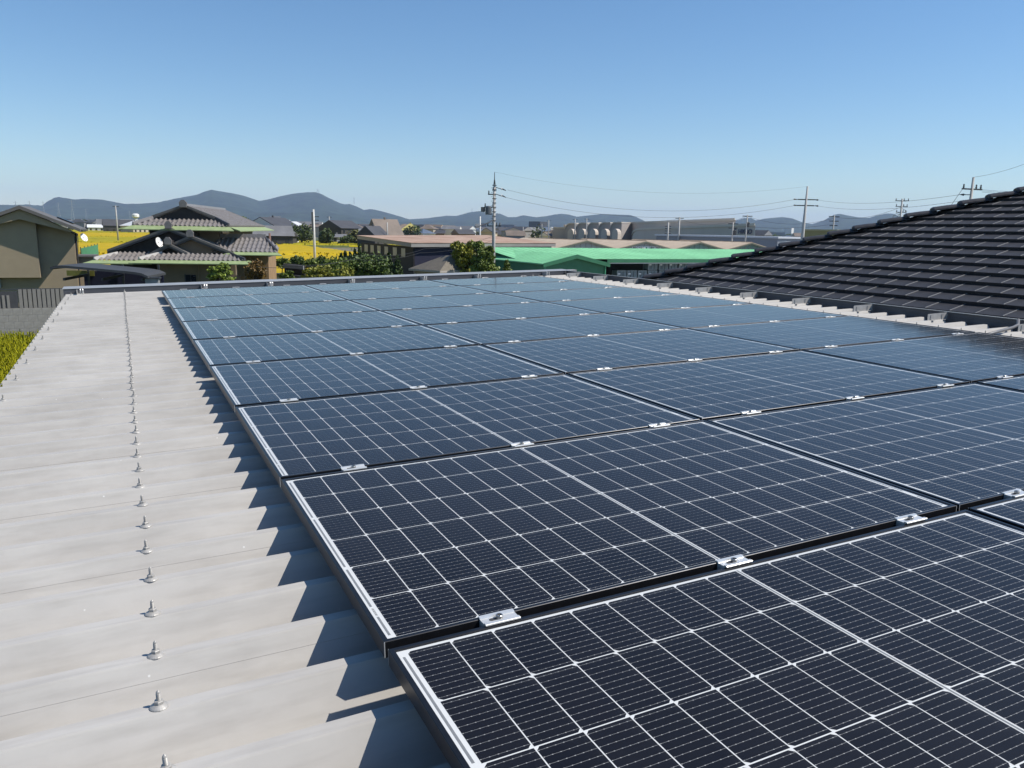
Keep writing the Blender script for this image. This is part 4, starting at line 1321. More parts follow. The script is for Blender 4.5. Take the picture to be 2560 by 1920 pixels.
while x < x2b - .2:
    sm_.hexa([(x, y2, z2 + .001), (x + .05, y2, z2 + .001), (x + .05, y2 + 9, rz2 + .001), (x, y2 + 9, rz2 + .001), (x, y2, z2 + .014), (x + .05, y2, z2 + .014), (x + .05, y2 + 9, rz2 + .014), (x, y2 + 9, rz2 + .014)])
    x += .9 + rnd.uniform(-.01, .01)
sm_.build('roof_seams', M_green, gs2)
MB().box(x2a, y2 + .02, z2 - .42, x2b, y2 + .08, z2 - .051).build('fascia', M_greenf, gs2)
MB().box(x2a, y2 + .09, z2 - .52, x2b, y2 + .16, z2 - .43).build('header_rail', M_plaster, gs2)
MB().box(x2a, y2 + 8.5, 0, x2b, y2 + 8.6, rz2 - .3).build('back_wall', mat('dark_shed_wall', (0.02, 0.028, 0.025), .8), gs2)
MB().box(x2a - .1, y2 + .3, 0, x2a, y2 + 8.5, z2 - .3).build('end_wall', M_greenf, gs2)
for x in (x2a + 8.3, x2a + 17, x2a + 26):
    MB().box(x, y2 + .3, 0, x + .12, y2 + .42, z2 - .45).build('post', M_pdark, gs2)
# stacked mesh boxes
M_mesh = mat('galvanised_mesh', (0.30, 0.335, 0.35), .5, .15, 6.0, metal=.2)
M_meshd = mat('mesh_box_goods', (0.15, 0.19, 0.205), .6, .25, 3.0)
def mesh_box(u0, u1, v0, v1, yy, label):
    p0, p1 = at(u0, v1, y=yy), at(u1, v0, y=yy)
    w, h = p1.x - p0.x, p1.z - p0.z
    o = thing('mesh_box', label, 'crate', (p0.x, yy, p0.z), group='mesh boxes stored under the green roof')
    MB().box(.03, .03, .04, w - .03, .95, h - .02).build('goods', M_meshd, o)
    for x in (0, w - .05):
        for y_ in (0, .95):
            MB().box(x, y_, 0, x + .05, y_ + .05, h).build('corner_post', M_mesh, o)
    for z in (.02, h - .05):
        MB().box(.05, -.005, z, w - .05, .03, z + .045).build('front_rail', M_mesh, o)
    for k in (1, 2):
        MB().box(w * k / 3 - .02, -.003, .065, w * k / 3 + .02, .025, h - .05).build('upright', M_pdark, o)
    MB().box(w * .08, -.016, h * .55, w * .34, -.004, h * .68).build('label_plate', M_white, o)
    return o
yy = y2 + 1.0
for i, (a, b) in enumerate(((1620, 1644), (1647.5, 1670), (1672, 1693.5), (1697, 1719), (1720, 1742), (1744, 1766))):
    mesh_box(a, b, 654, 675, yy, f'mesh box of the upper row, {["first", "second", "third", "fourth", "fifth", "sixth"][i]} from the open bay')
for i, (a, b) in enumerate(((1542, 1566), (1568, 1592), (1594.5, 1617.5), (1620, 1643), (1647.5, 1670), (1672, 1693))):
    mesh_box(a, b, 676.2, 698, yy, f'mesh box of the lower row, {["first", "second", "third", "fourth", "fifth", "sixth"][i]} from the green gable wall')

# ---- tan-roofed warehouses with a row of gables
M_tan = mat('tan_corrugated_roof', (0.46, 0.365, 0.265), .75, .14, .6, detail=8)
M_sage = mat('pale_sage_siding', (0.36, 0.37, 0.34), .7, .06, 1.0)
M_sage2 = mat('green_sage_siding', (0.20, 0.285, 0.24), .7, .06, 1.0)
y3 = at(1615, 602.5, z=4.7).y
aps = [at(u, v, y=y3) for u, v in ((1468, 601), (1615, 602.5), (1750.7, 603.8), (1880, 604.6))]
pitch3 = (aps[3].x - aps[0].x) / 3
hz3 = sum(p.z for p in aps) / 4
zv = at(1541, 621, y=y3).z
GL = ['warehouse gable nearest the dark workshop, tan corrugated roof', 'tan-roofed warehouse gable carrying five white sign boards', 'tan-roofed warehouse gable with a green wall next to the sign boards', 'tan-roofed warehouse gable nearest the black tiled roof']
for i in range(4):
    xc_ = aps[0].x + i * pitch3
    w3_ = thing('warehouse', GL[i], 'warehouse', (xc_, y3, 0), group=None)
    hw = pitch3 / 2
    rf = MB(); gable_prism(rf, -hw + .01, hw - .01, 0, 19 if i else 21, hz3, zv, .12, 0); ro = rf.build('roof', M_tan, w3_)
    for s in (-1, 1):
        MB().hexa([(s * .12, .02, hz3 + .0), (s * .12, .02, hz3 + .0), (s * .12, 19, hz3), (s * .12, 19, hz3), (0, .02, hz3 + .08), (0, .02, hz3 + .08), (0, 19, hz3 + .08), (0, 19, hz3 + .08)]).build('ridge_cap', M_tan, ro)
    n_ = 22
    gw_ = MB()
    for k in range(n_):                              # ribbed siding
        xa, xb = -hw + 2 * hw * k / n_, -hw + 2 * hw * (k + 1) / n_
        xm_ = (xa + xb) / 2
        hh = lambda x: hz3 - .14 - (hz3 - zv) * abs(x) / hw
        dpt = .3 if k % 2 else .34
        gw_.quad((xa + .01, dpt, 0), (xb - .01, dpt, 0), (xb - .01, dpt, hh(xb)), (xa + .01, dpt, hh(xa)))
        gw_.quad((xb - .01, .3, 0), (xb + .01, .34, 0), (xb + .01, .34, hh(xb)), (xb - .01, .3, hh(xb)))
    gw_.build('gable_wall', M_sage if i < 2 else M_sage2, w3_)
    for s in (-1, 1):
        MB().hexa([(0, -.02, hz3 - .30), (s * hw, -.02, zv - .30), (s * hw, .06, zv - .30), (0, .06, hz3 - .30), (0, -.02, hz3 - .10), (s * hw, -.02, zv - .10), (s * hw, .06, zv - .10), (0, .06, hz3 - .10)]).build('barge_board', mat('olive_barge', (0.12, 0.13, 0.10), .7), w3_)
    if i == 1:
        chars = ['\u6574', '\u7406', None, '\u6574', '\u9813']
        for k, (a, b) in enumerate(((1580, 1593), (1595, 1607.5), (1609.5, 1622), (1624, 1636.5), (1638.5, 1651))):
            pa_, pb_ = at(a, 616, y=y3 + .25), at(b, 630, y=y3 + .25)
            wbd = pb_.x - pa_.x
            sg = thing('sign_board', ['white safety board with a black character, first on the gable', 'white safety board with a black character, second on the gable', 'white safety board with a green cross on the gable', 'white safety board with a black character, fourth on the gable', 'white safety board with a black character, last on the gable'][k], 'sign', (pa_.x, y3 + .24, pa_.z - wbd))
            MB().box(0, 0, 0, wbd, .03, wbd).build('board', M_white, sg)
            if chars[k]:
                cu = bpy.data.curves.new('character', 'FONT'); cu.body = chars[k]; cu.size = wbd * .86; cu.align_x = 'CENTER'; cu.align_y = 'CENTER'; cu.extrude = .003
                tmp = bpy.data.objects.new('tmp', cu); COL.objects.link(tmp)
                bpy.context.view_layer.update()
                me = bpy.data.meshes.new_from_object(tmp.evaluated_get(bpy.context.evaluated_depsgraph_get()))
                bpy.data.objects.remove(tmp)
                me.materials.clear(); me.materials.append(mat('black_lettering', (0.02, 0.02, 0.022), .6))
                link('character', me, sg, (wbd / 2, -.012, wbd / 2), (R(90), 0, 0))
            else:
                gcm = mat('green_cross_paint', (0.02, 0.22, 0.10), .6)
                MB().box(wbd * .38, -.012, wbd * .12, wbd * .62, -.002, wbd * .88).box(wbd * .12, -.010, wbd * .38, wbd * .379, -.002, wbd * .62).box(wbd * .621, -.010, wbd * .38, wbd * .88, -.002, wbd * .62).build('green_cross', gcm, sg)

def text_mesh(body, size, m, ex=.02):
    cu = bpy.data.curves.new('lettering', 'FONT'); cu.body = body; cu.size = size; cu.extrude = ex
    cu.offset = size * .012
    tmp = bpy.data.objects.new('tmp', cu); COL.objects.link(tmp)
    bpy.context.view_layer.update()
    me = bpy.data.meshes.new_from_object(tmp.evaluated_get(bpy.context.evaluated_depsgraph_get()))
    bpy.data.objects.remove(tmp)
    me.materials.clear(); me.materials.append(m)
    return me

# ---- grey factory with rounded saw-tooth roof
M_fac = mat('grey_factory_panel', (0.50, 0.445, 0.39), .7, .05, .1)
M_facd = mat('dark_factory_wall', (0.34, 0.31, 0.29), .75, .06, .1)
M_faclite = mat('pale_roof_edge', (0.55, 0.50, 0.43), .6, .05, .2)
fR, fL = rng(1889, 590, 205), rng(1545, 590, 330)
dvf = fR - fL; dvf.z = 0
FF = Frame(fL, math.atan2(dvf.y, dvf.x))
fc = thing('grey_factory', 'large grey factory with a rounded saw-tooth roof and a blue company name', 'factory', (fL.x, fL.y, 0), FF.rz)
w1, w2, w3p, w4p = FF.p(1589, 575), FF.p(1889, 563.5), FF.p(1889, 600), FF.p(1545, 600)
wlL = FF.p(1580, 590).x
# lower long wall
p_u = [(1581, 588), (1584, 580), (1590, 576), (1600, 574.2), (1889, 563.5)]
pts = [FF.p(u, v) for u, v in p_u]
poly = [Vector((pts[0].x, 0, 0))] + pts + [Vector((pts[-1].x, 0, 0))]
exd = FF.e * 0; rv = ray(1872, 590); dxl, dyl = rv.dot(FF.e), rv.dot(FF.n); exv = Vector((dxl, dyl, 0)).normalized()
MB().prism(poly, tuple(exv * 26)).build('lower_hall', M_fac, fc)
for a, b in zip(pts, pts[1:]):
    ea, eb = exv * 26, exv * 26; MB().hexa([(a.x, -.25, a.z - .1), (b.x, -.25, b.z - .1), (b.x + eb.x, eb.y, b.z - .1), (a.x + ea.x, ea.y, a.z - .1), (a.x, -.25, a.z + .55), (b.x, -.25, b.z + .55), (b.x + eb.x, eb.y, b.z + .55), (a.x + ea.x, ea.y, a.z + .55)]).build('roof_edge', M_faclite, fc)
p_u = [(1541, 585), (1543, 566), (1548, 561), (1556, 559), (1839, 550)]
pts = [FF.p(u, v, 14) for u, v in p_u]
poly = [Vector((pts[0].x, 14, 0))] + pts + [Vector((pts[-1].x, 14, 0))]
rv = ray(1825, 590); exu = Vector((rv.dot(FF.e), rv.dot(FF.n), 0)).normalized()
MB().prism(poly, tuple(exu * 24)).build('upper_hall', M_fac, fc)
for a, b in zip(pts, pts[1:]):
    ea = exu * 24; MB().hexa([(a.x, 13.7, a.z - .1), (b.x, 13.7, b.z - .1), (b.x + ea.x, 14 + ea.y, b.z - .1), (a.x + ea.x, 14 + ea.y, a.z - .1), (a.x, 13.7, a.z + .6), (b.x, 13.7, b.z + .6), (b.x + ea.x, 14 + ea.y, b.z + .6), (a.x + ea.x, 14 + ea.y, a.z + .6)]).build('roof_edge', M_faclite, fc)
# rounded hoods to the left, each with a lower round annex in front
hood_u = [(1413, 1440), (1440, 1468), (1468, 1496), (1496, 1525), (1525, 1553)]
for i, (a, b) in enumerate(hood_u):
    dst = 395 - i * 10
    pa_, pb_ = rng(a, 590, dst), rng(b, 590, dst - 2)
    e_ = (pb_ - pa_); e_.z = 0
    Fq = Frame(pa_, math.atan2(e_.y, e_.x))
    w = e_.length
    zt_ = rng((a + b) / 2, 559.5 - i * .5, dst).z
    zb_ = rng((a + b) / 2, 583, dst).z
    hd = link('saw_tooth', None, fc)
    # place in the factory's frame
    lo = fc.matrix_basis.inverted() @ Vector((pa_.x, pa_.y, 0))
    hd.location = lo; hd.rotation_euler = (0, 0, Fq.rz - FF.rz)
    rr = zt_ - zb_ + 2
    prof = [(w * .5 * (1 - math.cos(t)), zt_ - rr * .45 * (1 - math.sin(t))) for t in [math.pi / 2 * k / 7 for k in range(8)]]
    poly = [Vector((0, 0, 0))] + [Vector((x, 0, z)) for x, z in prof] + [Vector((w, 0, zt_)), Vector((w, 0, 0))]
    MB().prism(poly, (0, 30, 0)).build('hood', M_facd, hd)
    for (xa, za), (xb, zb2) in zip(prof, prof[1:] + [(w * 1.02, zt_)]):
        MB().hexa([(xa, -.6, za), (xb, -.6, zb2), (xb, 30, zb2), (xa, 30, za), (xa, -.6, za + .5), (xb, -.6, zb2 + .5), (xb, 30, zb2 + .5), (xa, 30, za + .5)]).build('hood_roof', M_faclite, hd)
    r0 = w * .42
    zl = rng((a + b) / 2, 572, dst).z
    MB().prism([Vector((w * .5, -4, 0))] + [Vector((w * .75 - r0 * .62 * math.cos(math.pi * k / 8), -4, zl - 2.2 + 2.2 * math.sin(math.pi * k / 8))) for k in range(9)] + [Vector((w, -4, 0))], (0, 3.9, 0)).build('round_annex', M_fac, hd)
an0, an1 = rng(1380, 590, 400), rng(1413, 590, 398)
e_ = an1 - an0; e_.z = 0
lo = fc.matrix_basis.inverted() @ Vector((an0.x, an0.y, 0))
ax = link('end_annex', None, fc, lo, (0, 0, math.atan2(e_.y, e_.x) - FF.rz))
zt_ = rng(1396, 571, 398).z
MB().prism([Vector((0, 0, 0)), Vector((0, 0, zt_ - 1.4)), Vector((.6, 0, zt_ - .5)), Vector((2, 0, zt_)), Vector((e_.length, 0, zt_)), Vector((e_.length, 0, 0))], (0, 22, 0)).build('hall', M_facd, ax)
MB().box(.5, -.2, zt_ + .01, e_.length, 22, zt_ + .7).build('roof_edge', M_faclite, ax)
MB().box(e_.length * .5, 8, zt_ + .71, e_.length * .65, 10, rng(1405, 561, 398).z).build('chimney', mat('tan_concrete', (0.40, 0.33, 0.25), .8), ax)
# company name
M_nblue = mat('navy_sign_paint', (0.012, 0.014, 0.075), .5)
t0, t1 = FF.p(1848, 584), FF.p(1882.5, 572.5)
hh_ = t1.z - t0.z
me = text_mesh('HIKRO', hh_ * 1.36, M_nblue, .05)
wx_ = max(v.co.x for v in me.vertices)
o = link('lettering', me, fc, (t0.x, -.30, t0.z), (R(90), 0, 0))
o.scale = ((t1.x - t0.x) / wx_, 1, 1)
lg0, lg1 = FF.p(1834, 584.5), FF.p(1843.5, 570)
lx_, lz_ = lg1.x - lg0.x, lg1.z - lg0.z
lgm = MB()
for cx2, cz2, r2_ in ((.62, .68, .26), (.30, .30, .22), (.76, .22, .24)):
    ps = [Vector((lg0.x + lx_ * cx2 + lz_ * .9 * r2_ * math.cos(t), -.30, lg0.z + lz_ * (cz2 + r2_ * math.sin(t)))) for t in [2 * math.pi * k / 12 for k in range(12)]]
    lgm.prism(ps, (0, .12, 0))
lgm.build('emblem', M_nblue, fc)
# low blue-grey hall in front
a, b = rng(1641, 590, 185), rng(1945, 590, 165)
e_ = b - a; e_.z = 0
bh_ = thing('low_metal_hall', 'low blue-grey metal hall with a pale roof edge in front of the grey factory', 'building', (a.x, a.y, 0), math.atan2(e_.y, e_.x))
zt_ = (rng(1641, 585.5, 185).z + rng(1945, 591.5, 165).z) / 2
MB().box(0, 0, 0, e_.length, 18, zt_ - .35).build('wall', mat('blue_grey_siding', (0.20, 0.215, 0.25), .5, .06, .3), bh_)
MB().box(-.3, -.3, zt_ - .34, e_.length + .3, 18.3, zt_).build('roof', mat('pale_blue_roof', (0.50, 0.52, 0.56), .5), bh_)
# yellow house block and flat grey shed by the black roof
a, b = rng(2008, 590, 140), rng(2092, 590, 135)
e_ = b - a; e_.z = 0
yb = thing('olive_block', 'olive-yellow flat-roofed block behind the black tiled hip', 'building', (a.x, a.y, 0), math.atan2(e_.y, e_.x))
zt_ = rng(2050, 577.5, 138).z
MB().box(0, 0, 0, e_.length, 12, zt_).build('wall', mat('olive_render', (0.235, 0.215, 0.095), .8, .05, .5), yb)
MB().box(-.15, -.15, zt_ + .004, e_.length + .15, 12.15, zt_ + .25).build('parapet', mat('olive_cap', (0.30, 0.28, 0.15), .7), yb)
MB().box(e_.length * .14, -.04, zt_ - 1.6, e_.length * .2, -.002, zt_ - .9).build('window', M_glassd, yb)
a, b = rng(1949, 606, 60), rng(2012, 606, 58)
e_ = b - a; e_.z = 0
gsh = thing('flat_roofed_shed', 'dark shed with a thin white flat roof at the foot of the tiled hip', 'shed', (a.x, a.y, 0), math.atan2(e_.y, e_.x))
zt_ = rng(1980, 604, 59).z
MB().box(.4, .3, 0, e_.length, 3, zt_ - .13).build('wall', M_darkwood, gsh)
MB().box(0, 0, zt_ - .12, e_.length + .3, 3.3, zt_).build('roof', M_plaster, gsh)

# ---------------------------------------------------------------- poles and wires
def pole(label, u_top, v_top, dist, r=.16, arms=(), trans=False, lean=0.0, mats=None, top_r=None, foot=None, group=None, spike=0.0, ins=True):
    tp = rng(u_top, v_top, dist)
    b = Vector((tp.x, tp.y, 0)) if foot is None else Vector((foot[0], foot[1], 0))
    o = thing('utility_pole', label, 'utility pole', b, group=group)
    d = Vector((tp.x - b.x, tp.y - b.y, 0))
    h = tp.z - spike
    k_ = h / tp.z
    MB().tube([(0, 0, 0), (d.x * k_ * .5, d.y * k_ * .5, h * .5), (d.x * k_, d.y * k_, h)], [r, r * .85, (top_r or r * .62)], 12).build('shaft', mats or M_conc, o, True)
    if spike:
        MB().tube([(d.x * k_, d.y * k_, h - .4), (d.x, d.y, tp.z)], [.05, .025], 6).build('top_bracket', M_pdark, o)
        for s in (-1, 1):
            MB().tube([(d.x * k_ + s * .16 * rt.x, d.y * k_ + s * .16 * rt.y, h - .35), (d.x, d.y, h + spike * .6)], .022, 5).build('top_stay', M_pdark, o)
    out = []
    for z, l0, l1, bear in arms:                    # arm from l0 to l1 along a bearing (vector)
        bv = Vector((bear[0], bear[1], 0)).normalized()
        f = z / tp.z
        c = Vector((d.x * f, d.y * f, z))
        sz = .032 if dist < 60 else .045 if dist < 150 else .07
        a_, b_ = c + bv * l0, c + bv * l1
        n_ = Vector((-bv.y, bv.x, 0)) * sz
        u_ = Vector((0, 0, sz))
        ar = MB().hexa([a_ - n_ - u_, b_ - n_ - u_, b_ + n_ - u_, a_ + n_ - u_, a_ - n_ + u_, b_ - n_ + u_, b_ + n_ + u_, a_ + n_ + u_]).build('cross_arm', M_pdark, o)
        if ins and dist < 135:
            for q in (l0 + .08, (l0 + l1) / 2 + .25, l1 - .08):
                p_ = c + bv * q
                MB().lathe([(sz * .9, 0), (sz * 1.5, sz * 2), (sz * .8, sz * 3), (sz * 1.3, sz * 4.5), (sz * .5, sz * 6)], (p_.x, p_.y, p_.z + sz), 7).build('insulator', M_pdark, ar)
        out.append(b + a_); out.append(b + b_)
    if trans:
        pass
    return o, b + Vector((d.x, d.y, 0)), tp
def wire(label, pts, r=.012, sag=0.0, n=18):
    P_ = []
    for a, b in zip(pts, pts[1:]):
        a, b = Vector(a), Vector(b)
        for k in range(n):
            t = k / n
            p_ = a.lerp(b, t); p_.z -= sag * 4 * t * (1 - t)
            P_.append(p_)
    P_.append(Vector(pts[-1]))
    return tag(MB().tube(P_, r, 5).build('overhead_wire', M_wire), label, 'wire', 'overhead wires')
RT = (rt.x, rt.y)
# tall pole right of the trees
DP = 70
mp, mb_, mt = pole('tall concrete utility pole with transformer rising above the trees', 1236.6, 430, DP, .175, spike=1.25, lean=0,
                   arms=((rng(1236, 486, DP).z, -.55, .1, RT), (rng(1236, 518, DP).z, -.85, .15, RT), (rng(1236, 565, DP).z, -.6, .6, RT)))
pz = lambda v: rng(1236, v, DP).z
for v, dx0 in ((467, 1.0), (484, 1.0)):
    z = pz(v)
    MB().tube([(0, 0, z), (RT[0] * .55, RT[1] * .55, z - .17)], .03, 6).build('insulator_rod', M_pdark, mp)
    MB().lathe([(.02, 0), (.09, .05), (.09, .12), (.03, .2)], (RT[0] * .62, RT[1] * .62, z - .25), 8).build('strain_insulator', M_white, mp)
    MB().tube([(RT[0] * .62, RT[1] * .62, z - .14), (RT[0] * 1.0, RT[1] * 1.0, z - .30)], [.075, .03], 7).build('wire_cover', M_pdark, mp)
z = pz(537)
MB().lathe([(.24, 0), (.27, .06), (.27, .62), (.24, .70), (.12, .74)], (-RT[0] * .48, -RT[1] * .48, z), 12).build('transformer', mat('transformer_grey', (0.12, 0.13, 0.14), .5), mp)
MB().box(-.14, -.14, 0, .14, .14, .4).build('switch_box', M_pdark, mp).location = (-RT[0] * .95, -RT[1] * .95, pz(530))
for k in range(9):
    z = pz(470 + k * 11)
    MB().tube([(-.17, 0, z), (-.32, -.02, z)], .014, 5).build('step_bolt', M_pdark, mp)
    MB().lathe([(.19, 0), (.19, .05)], (0, 0, z + .2), 10).build('band', M_pdark, mp)
# guy / service line drooping to the left of it
p0 = mt.copy(); p0.z = pz(549)
wire('thick dark service cable dropping left from the tall utility pole', [p0, rng(1203, 563, DP - 3), rng(1188, 567, DP - 4)], .045, .05, 8)
wire('thin service cable running left above the workshop windows', [Vector((mt.x, mt.y, pz(590))), rng(1060, 622, 62), rng(930, 636, 56), rng(700, 664, 50)], .012, .25)
wire('second service cable running left below the workshop windows', [Vector((mt.x, mt.y, pz(600))), rng(1050, 632, 61), rng(880, 648, 54), rng(640, 667, 50)], .012, .25)
# right pole and the line between them
DR = 76
p2, _, t2 = pole('slender tapering concrete pole beside the black tiled hip', 2019, 466, DR, .19, foot=(rng(2003, 603, DR).x, rng(2003, 603, DR).y), top_r=.075,
                 arms=((rng(2016, 499, DR).z, -.75, .75, RT), (rng(2014, 514, DR).z, -.75, .75, RT)), ins=False)
for v, s in ((499, 1), (499, -1), (514, 1), (514, -1)):
    q = rng(2015, v, DR)
    c = Vector((q.x, q.y, q.z)) + Vector((RT[0], RT[1], 0)) * (.78 * s) - p2.location
    MB().tube([tuple(c), tuple(c + Vector((RT[0], RT[1], -.05)) * (.28 * s))], [.03, .075], 7).build('strain_insulator', M_pdark, p2)
Rv = Vector((RT[0], RT[1], 0))
for lab, va, vb, xa, sg in (('upper power line between the tall pole and the slender pole', 474, 499, 1.1, 1.35), ('lower power line between the tall pole and the slender pole', 493, 514, 1.0, 1.35)):
    wire(lab, [Vector((mt.x, mt.y, pz(va))) + Rv * xa, rng(2015, vb, DR) - Rv * .95], .010, sg, 40)
wire('thin earth wire strung between the tops of the two nearest poles', [mt, t2], .005, 1.1, 40)
# pole behind the tiled roof with a long cross arm
DQ = 44
p3, _, t3 = pole('utility pole with a wide insulated cross arm standing behind the tiled ridge', 2434, 443, DQ, .15, foot=(rng(2420, 540, DQ).x, rng(2420, 540, DQ).y), top_r=.05,
                 arms=((rng(2430, 473, DQ).z, -.62, .62, (.995, -.10)),))
for v in (487, 503):
    q = rng(2428, v, DQ) - p3.location
    MB().tube([tuple(q), tuple(q - Rv * .45)], [.02, .02], 5).build('insulator_rod', M_pdark, p3)
    MB().tube([tuple(q - Rv * .35), tuple(q - Rv * .55)], [.055, .01], 7).build('strain_insulator', M_pdark, p3)
for lab, va, vb in (('upper power line from the slender pole to the cross-arm pole', 499, 487), ('lower power line from the slender pole to the cross-arm pole', 514, 503)):
    wire(lab, [rng(2015, va, DR) + Rv * .95, rng(2428, vb, DQ) - Rv * .5], .008, .35, 24)
wire('earth wire leaving the cross-arm pole toward upper right', [t3, rng(2600, 395, 38)], .006, .1)
for k, (dv_, lab) in enumerate(((0, 'first'), (3, 'second'), (6, 'third'))):
    wire(f'power line from the wide cross arm over the tiled ridge, {lab} of three', [rng(2455, 474 + dv_, DQ), rng(2620, 479 + dv_, 40)], .006, .05)
wire('guy wire slanting down from the wide cross arm behind the roof', [rng(2406, 473, DQ), rng(2366, 530, 43)], .010, 0, 3)
# small poles further off: (u, v_top, distance, label)
far_poles = [
    (2256, 497, 120, 'dark pole crowded with arms and wires above the tiled hip', 3), (2086, 538, 150, 'pole with three cross arms behind the olive block', 3),
    (783.5, 523.5, 100, 'white concrete pole standing in the golden rice field', 0), (674, 583, 90, 'thin reddish pole at the near edge of the rice field', 0),
    (823, 541, 300, 'dark pole beside the dark tree beyond the rice', 1), (968, 556, 250, 'pole in front of the big brown-roofed farmhouse', 0),
    (289, 514, 260, 'pole in the rice between the beige house and the tiled house', 1), (1200.5, 541, 130, 'pale thin pole on the rusty roof edge left of the tall pole', 0),
    (1308, 567, 420, 'faint pole among the far houses left of the factory', 0), (1355, 560, 330, 'pole with street lamp left of the factory annex', 1),
    (1372, 550, 330, 'pole with a cross arm at the factory annex', 1), (1438, 547, 300, 'first of two poles before the factory hoods', 1), (1467, 546, 300, 'second of two poles before the factory hoods', 1),
    (1671, 556, 175, 'pole with many short arms in front of the low metal hall', 4), (1699, 543, 180, 'taller pole with a wide arm in front of the low metal hall', 1),
    (1833, 556, 150, 'pole carrying a transformer before the company name', 2), (1869, 537, 155, 'taller leaning pole before the company name', 1)]
for u, v, ds, lab, na in far_poles:
    tp = rng(u, v, ds)
    arms = []
    for k in range(na):
        arms.append((tp.z - .25 - k * (.75 if na < 4 else .45), -.9 + .12 * k, .9 - .1 * k, RT) if na < 4 else (tp.z - .8 - k * .5, -.65, .65, RT))
    mt_ = mat('white_pole_paint', (0.58, 0.57, 0.54), .7) if u in (783.5, 1200.5) else mat('red_brown_pole', (0.16, 0.09, 0.07), .8) if u == 674 else M_conc
    fo = None
    if u == 1869: fo = (rng(1862, 597, ds).x, rng(1862, 597, ds).y)
    pp, _, _ = pole(lab, u, v, ds, .17 if ds < 160 else .24, arms, mats=mt_, foot=fo, top_r=.11 if ds < 160 else .17)
    if u == 783.5:
        for k in range(4):
            MB().box(.1, -.03, tp.z - .9 - k * .42, .62, .03, tp.z - .8 - k * .42).build('short_arm', M_pdark, pp)
        MB().box(-.24, -.1, tp.z - 2.6, -.08, .1, tp.z - .3).build('cable_riser', M_pdark, pp)
    if u in (1833, 1869):
        MB().lathe([(.3, 0), (.34, .1), (.34, .8), (.2, .9)], (.4, -.1, tp.z - 2.2), 9).build('transformer', M_pdark, pp)
    if u == 2256:
        for k in range(7):
            a = k * .9
            MB().tube([(0, 0, tp.z - 1.2 - .25 * k), (1.1 * math.cos(a), .8 * math.sin(a), tp.z - 1.6 - .22 * k), (1.3 * math.cos(a + .5), .9 * math.sin(a + .5), tp.z - 2.6)], .03, 4).build('jumper_wire', M_pdark, pp)
for lab, a, b, sg in (('line from the leaning pole past the company name', (1869, 541, 155), (2086, 545, 150), 1.2), ('line between the two poles before the low metal hall', (1699, 547, 180), (1869, 540, 155), 1.4),
                      ('low communication cable right of the leaning pole', (1869, 566, 155), (2086, 560, 150), .5), ('line from the factory poles to the low metal hall poles', (1467, 549, 300), (1699, 548, 180), .9),
                      ('line from the crowded pole to the three-armed pole', (2256, 516, 120), (2086, 542, 150), .8)):
    wire(lab, [rng(*a), rng(*b)], .02, sg, 24)

# transmission towers before the hills
M_tower = mat('galvanised_tower', (0.30, 0.33, 0.34), .6)
for i, (u, v, ds) in enumerate(((38, 502, 1900), (73, 501, 2000), (107, 502, 2100), (145, 506, 1700), (178, 499, 1500), (214, 521, 2300), (323, 526, 2500))):
    tp = rng(u, v, ds)
    o = thing('transmission_tower', 'faint lattice transmission tower before the hills', 'pylon', (tp.x, tp.y, 0), group='transmission towers')
    h = tp.z
    t = MB()
    for sx, sy in ((-1, -1), (1, -1), (1, 1), (-1, 1)):
        t.tube([(sx * 3.4, sy * 3.4, 0), (sx * 1.0, sy * 1.0, h * .6), (0, 0, h)], .26, 4)
    for k in range(7):
        f0, f1 = k / 8, (k + 1) / 8
        w0, w1 = 3.4 * (1 - f0) + .2, 3.4 * (1 - f1) + .2
        t.tube([(-w0, -w0, h * f0), (w1, -w1, h * f1)], .14, 4); t.tube([(w0, -w0, h * f0), (-w1, -w1, h * f1)], .14, 4)
    t.build('lattice', M_tower, o)
    a = MB()
    for f in (.68, .80, .92):
        a.tube([(-6.5 + f * 3, 0, h * f), (0, 0, h * f + 1.2), (6.5 - f * 3, 0, h * f)], .22, 4)
    a.build('arms', M_tower, o)

# ---------------------------------------------------------------- far houses
HR = {'dark': mat('far_dark_roof', (0.055, 0.055, 0.06), .6, .2, .3), 'grey': mat('far_grey_roof', (0.15, 0.15, 0.155), .6, .2, .3),
      'brown': mat('far_brown_roof', (0.16, 0.125, 0.10), .7, .2, .3), 'blue': mat('far_blue_roof', (0.10, 0.13, 0.18), .5, .15, .3),
      'white': mat('far_white_roof', (0.66, 0.66, 0.66), .5, .05, .3), 'yellow': mat('far_yellow_roof', (0.38, 0.33, 0.10), .7, .1, .3)}
HW = {'white': mat('far_white_wall', (0.60, 0.60, 0.58), .8, .08, .3), 'cream': mat('far_cream_wall', (0.42, 0.37, 0.29), .8, .1, .3),
      'dark': mat('far_dark_wall', (0.045, 0.042, 0.04), .8, .2, .3), 'grey': mat('far_grey_wall', (0.24, 0.24, 0.25), .8, .1, .3), 'brown': mat('far_brown_wall', (0.17, 0.13, 0.10), .8, .1, .3)}
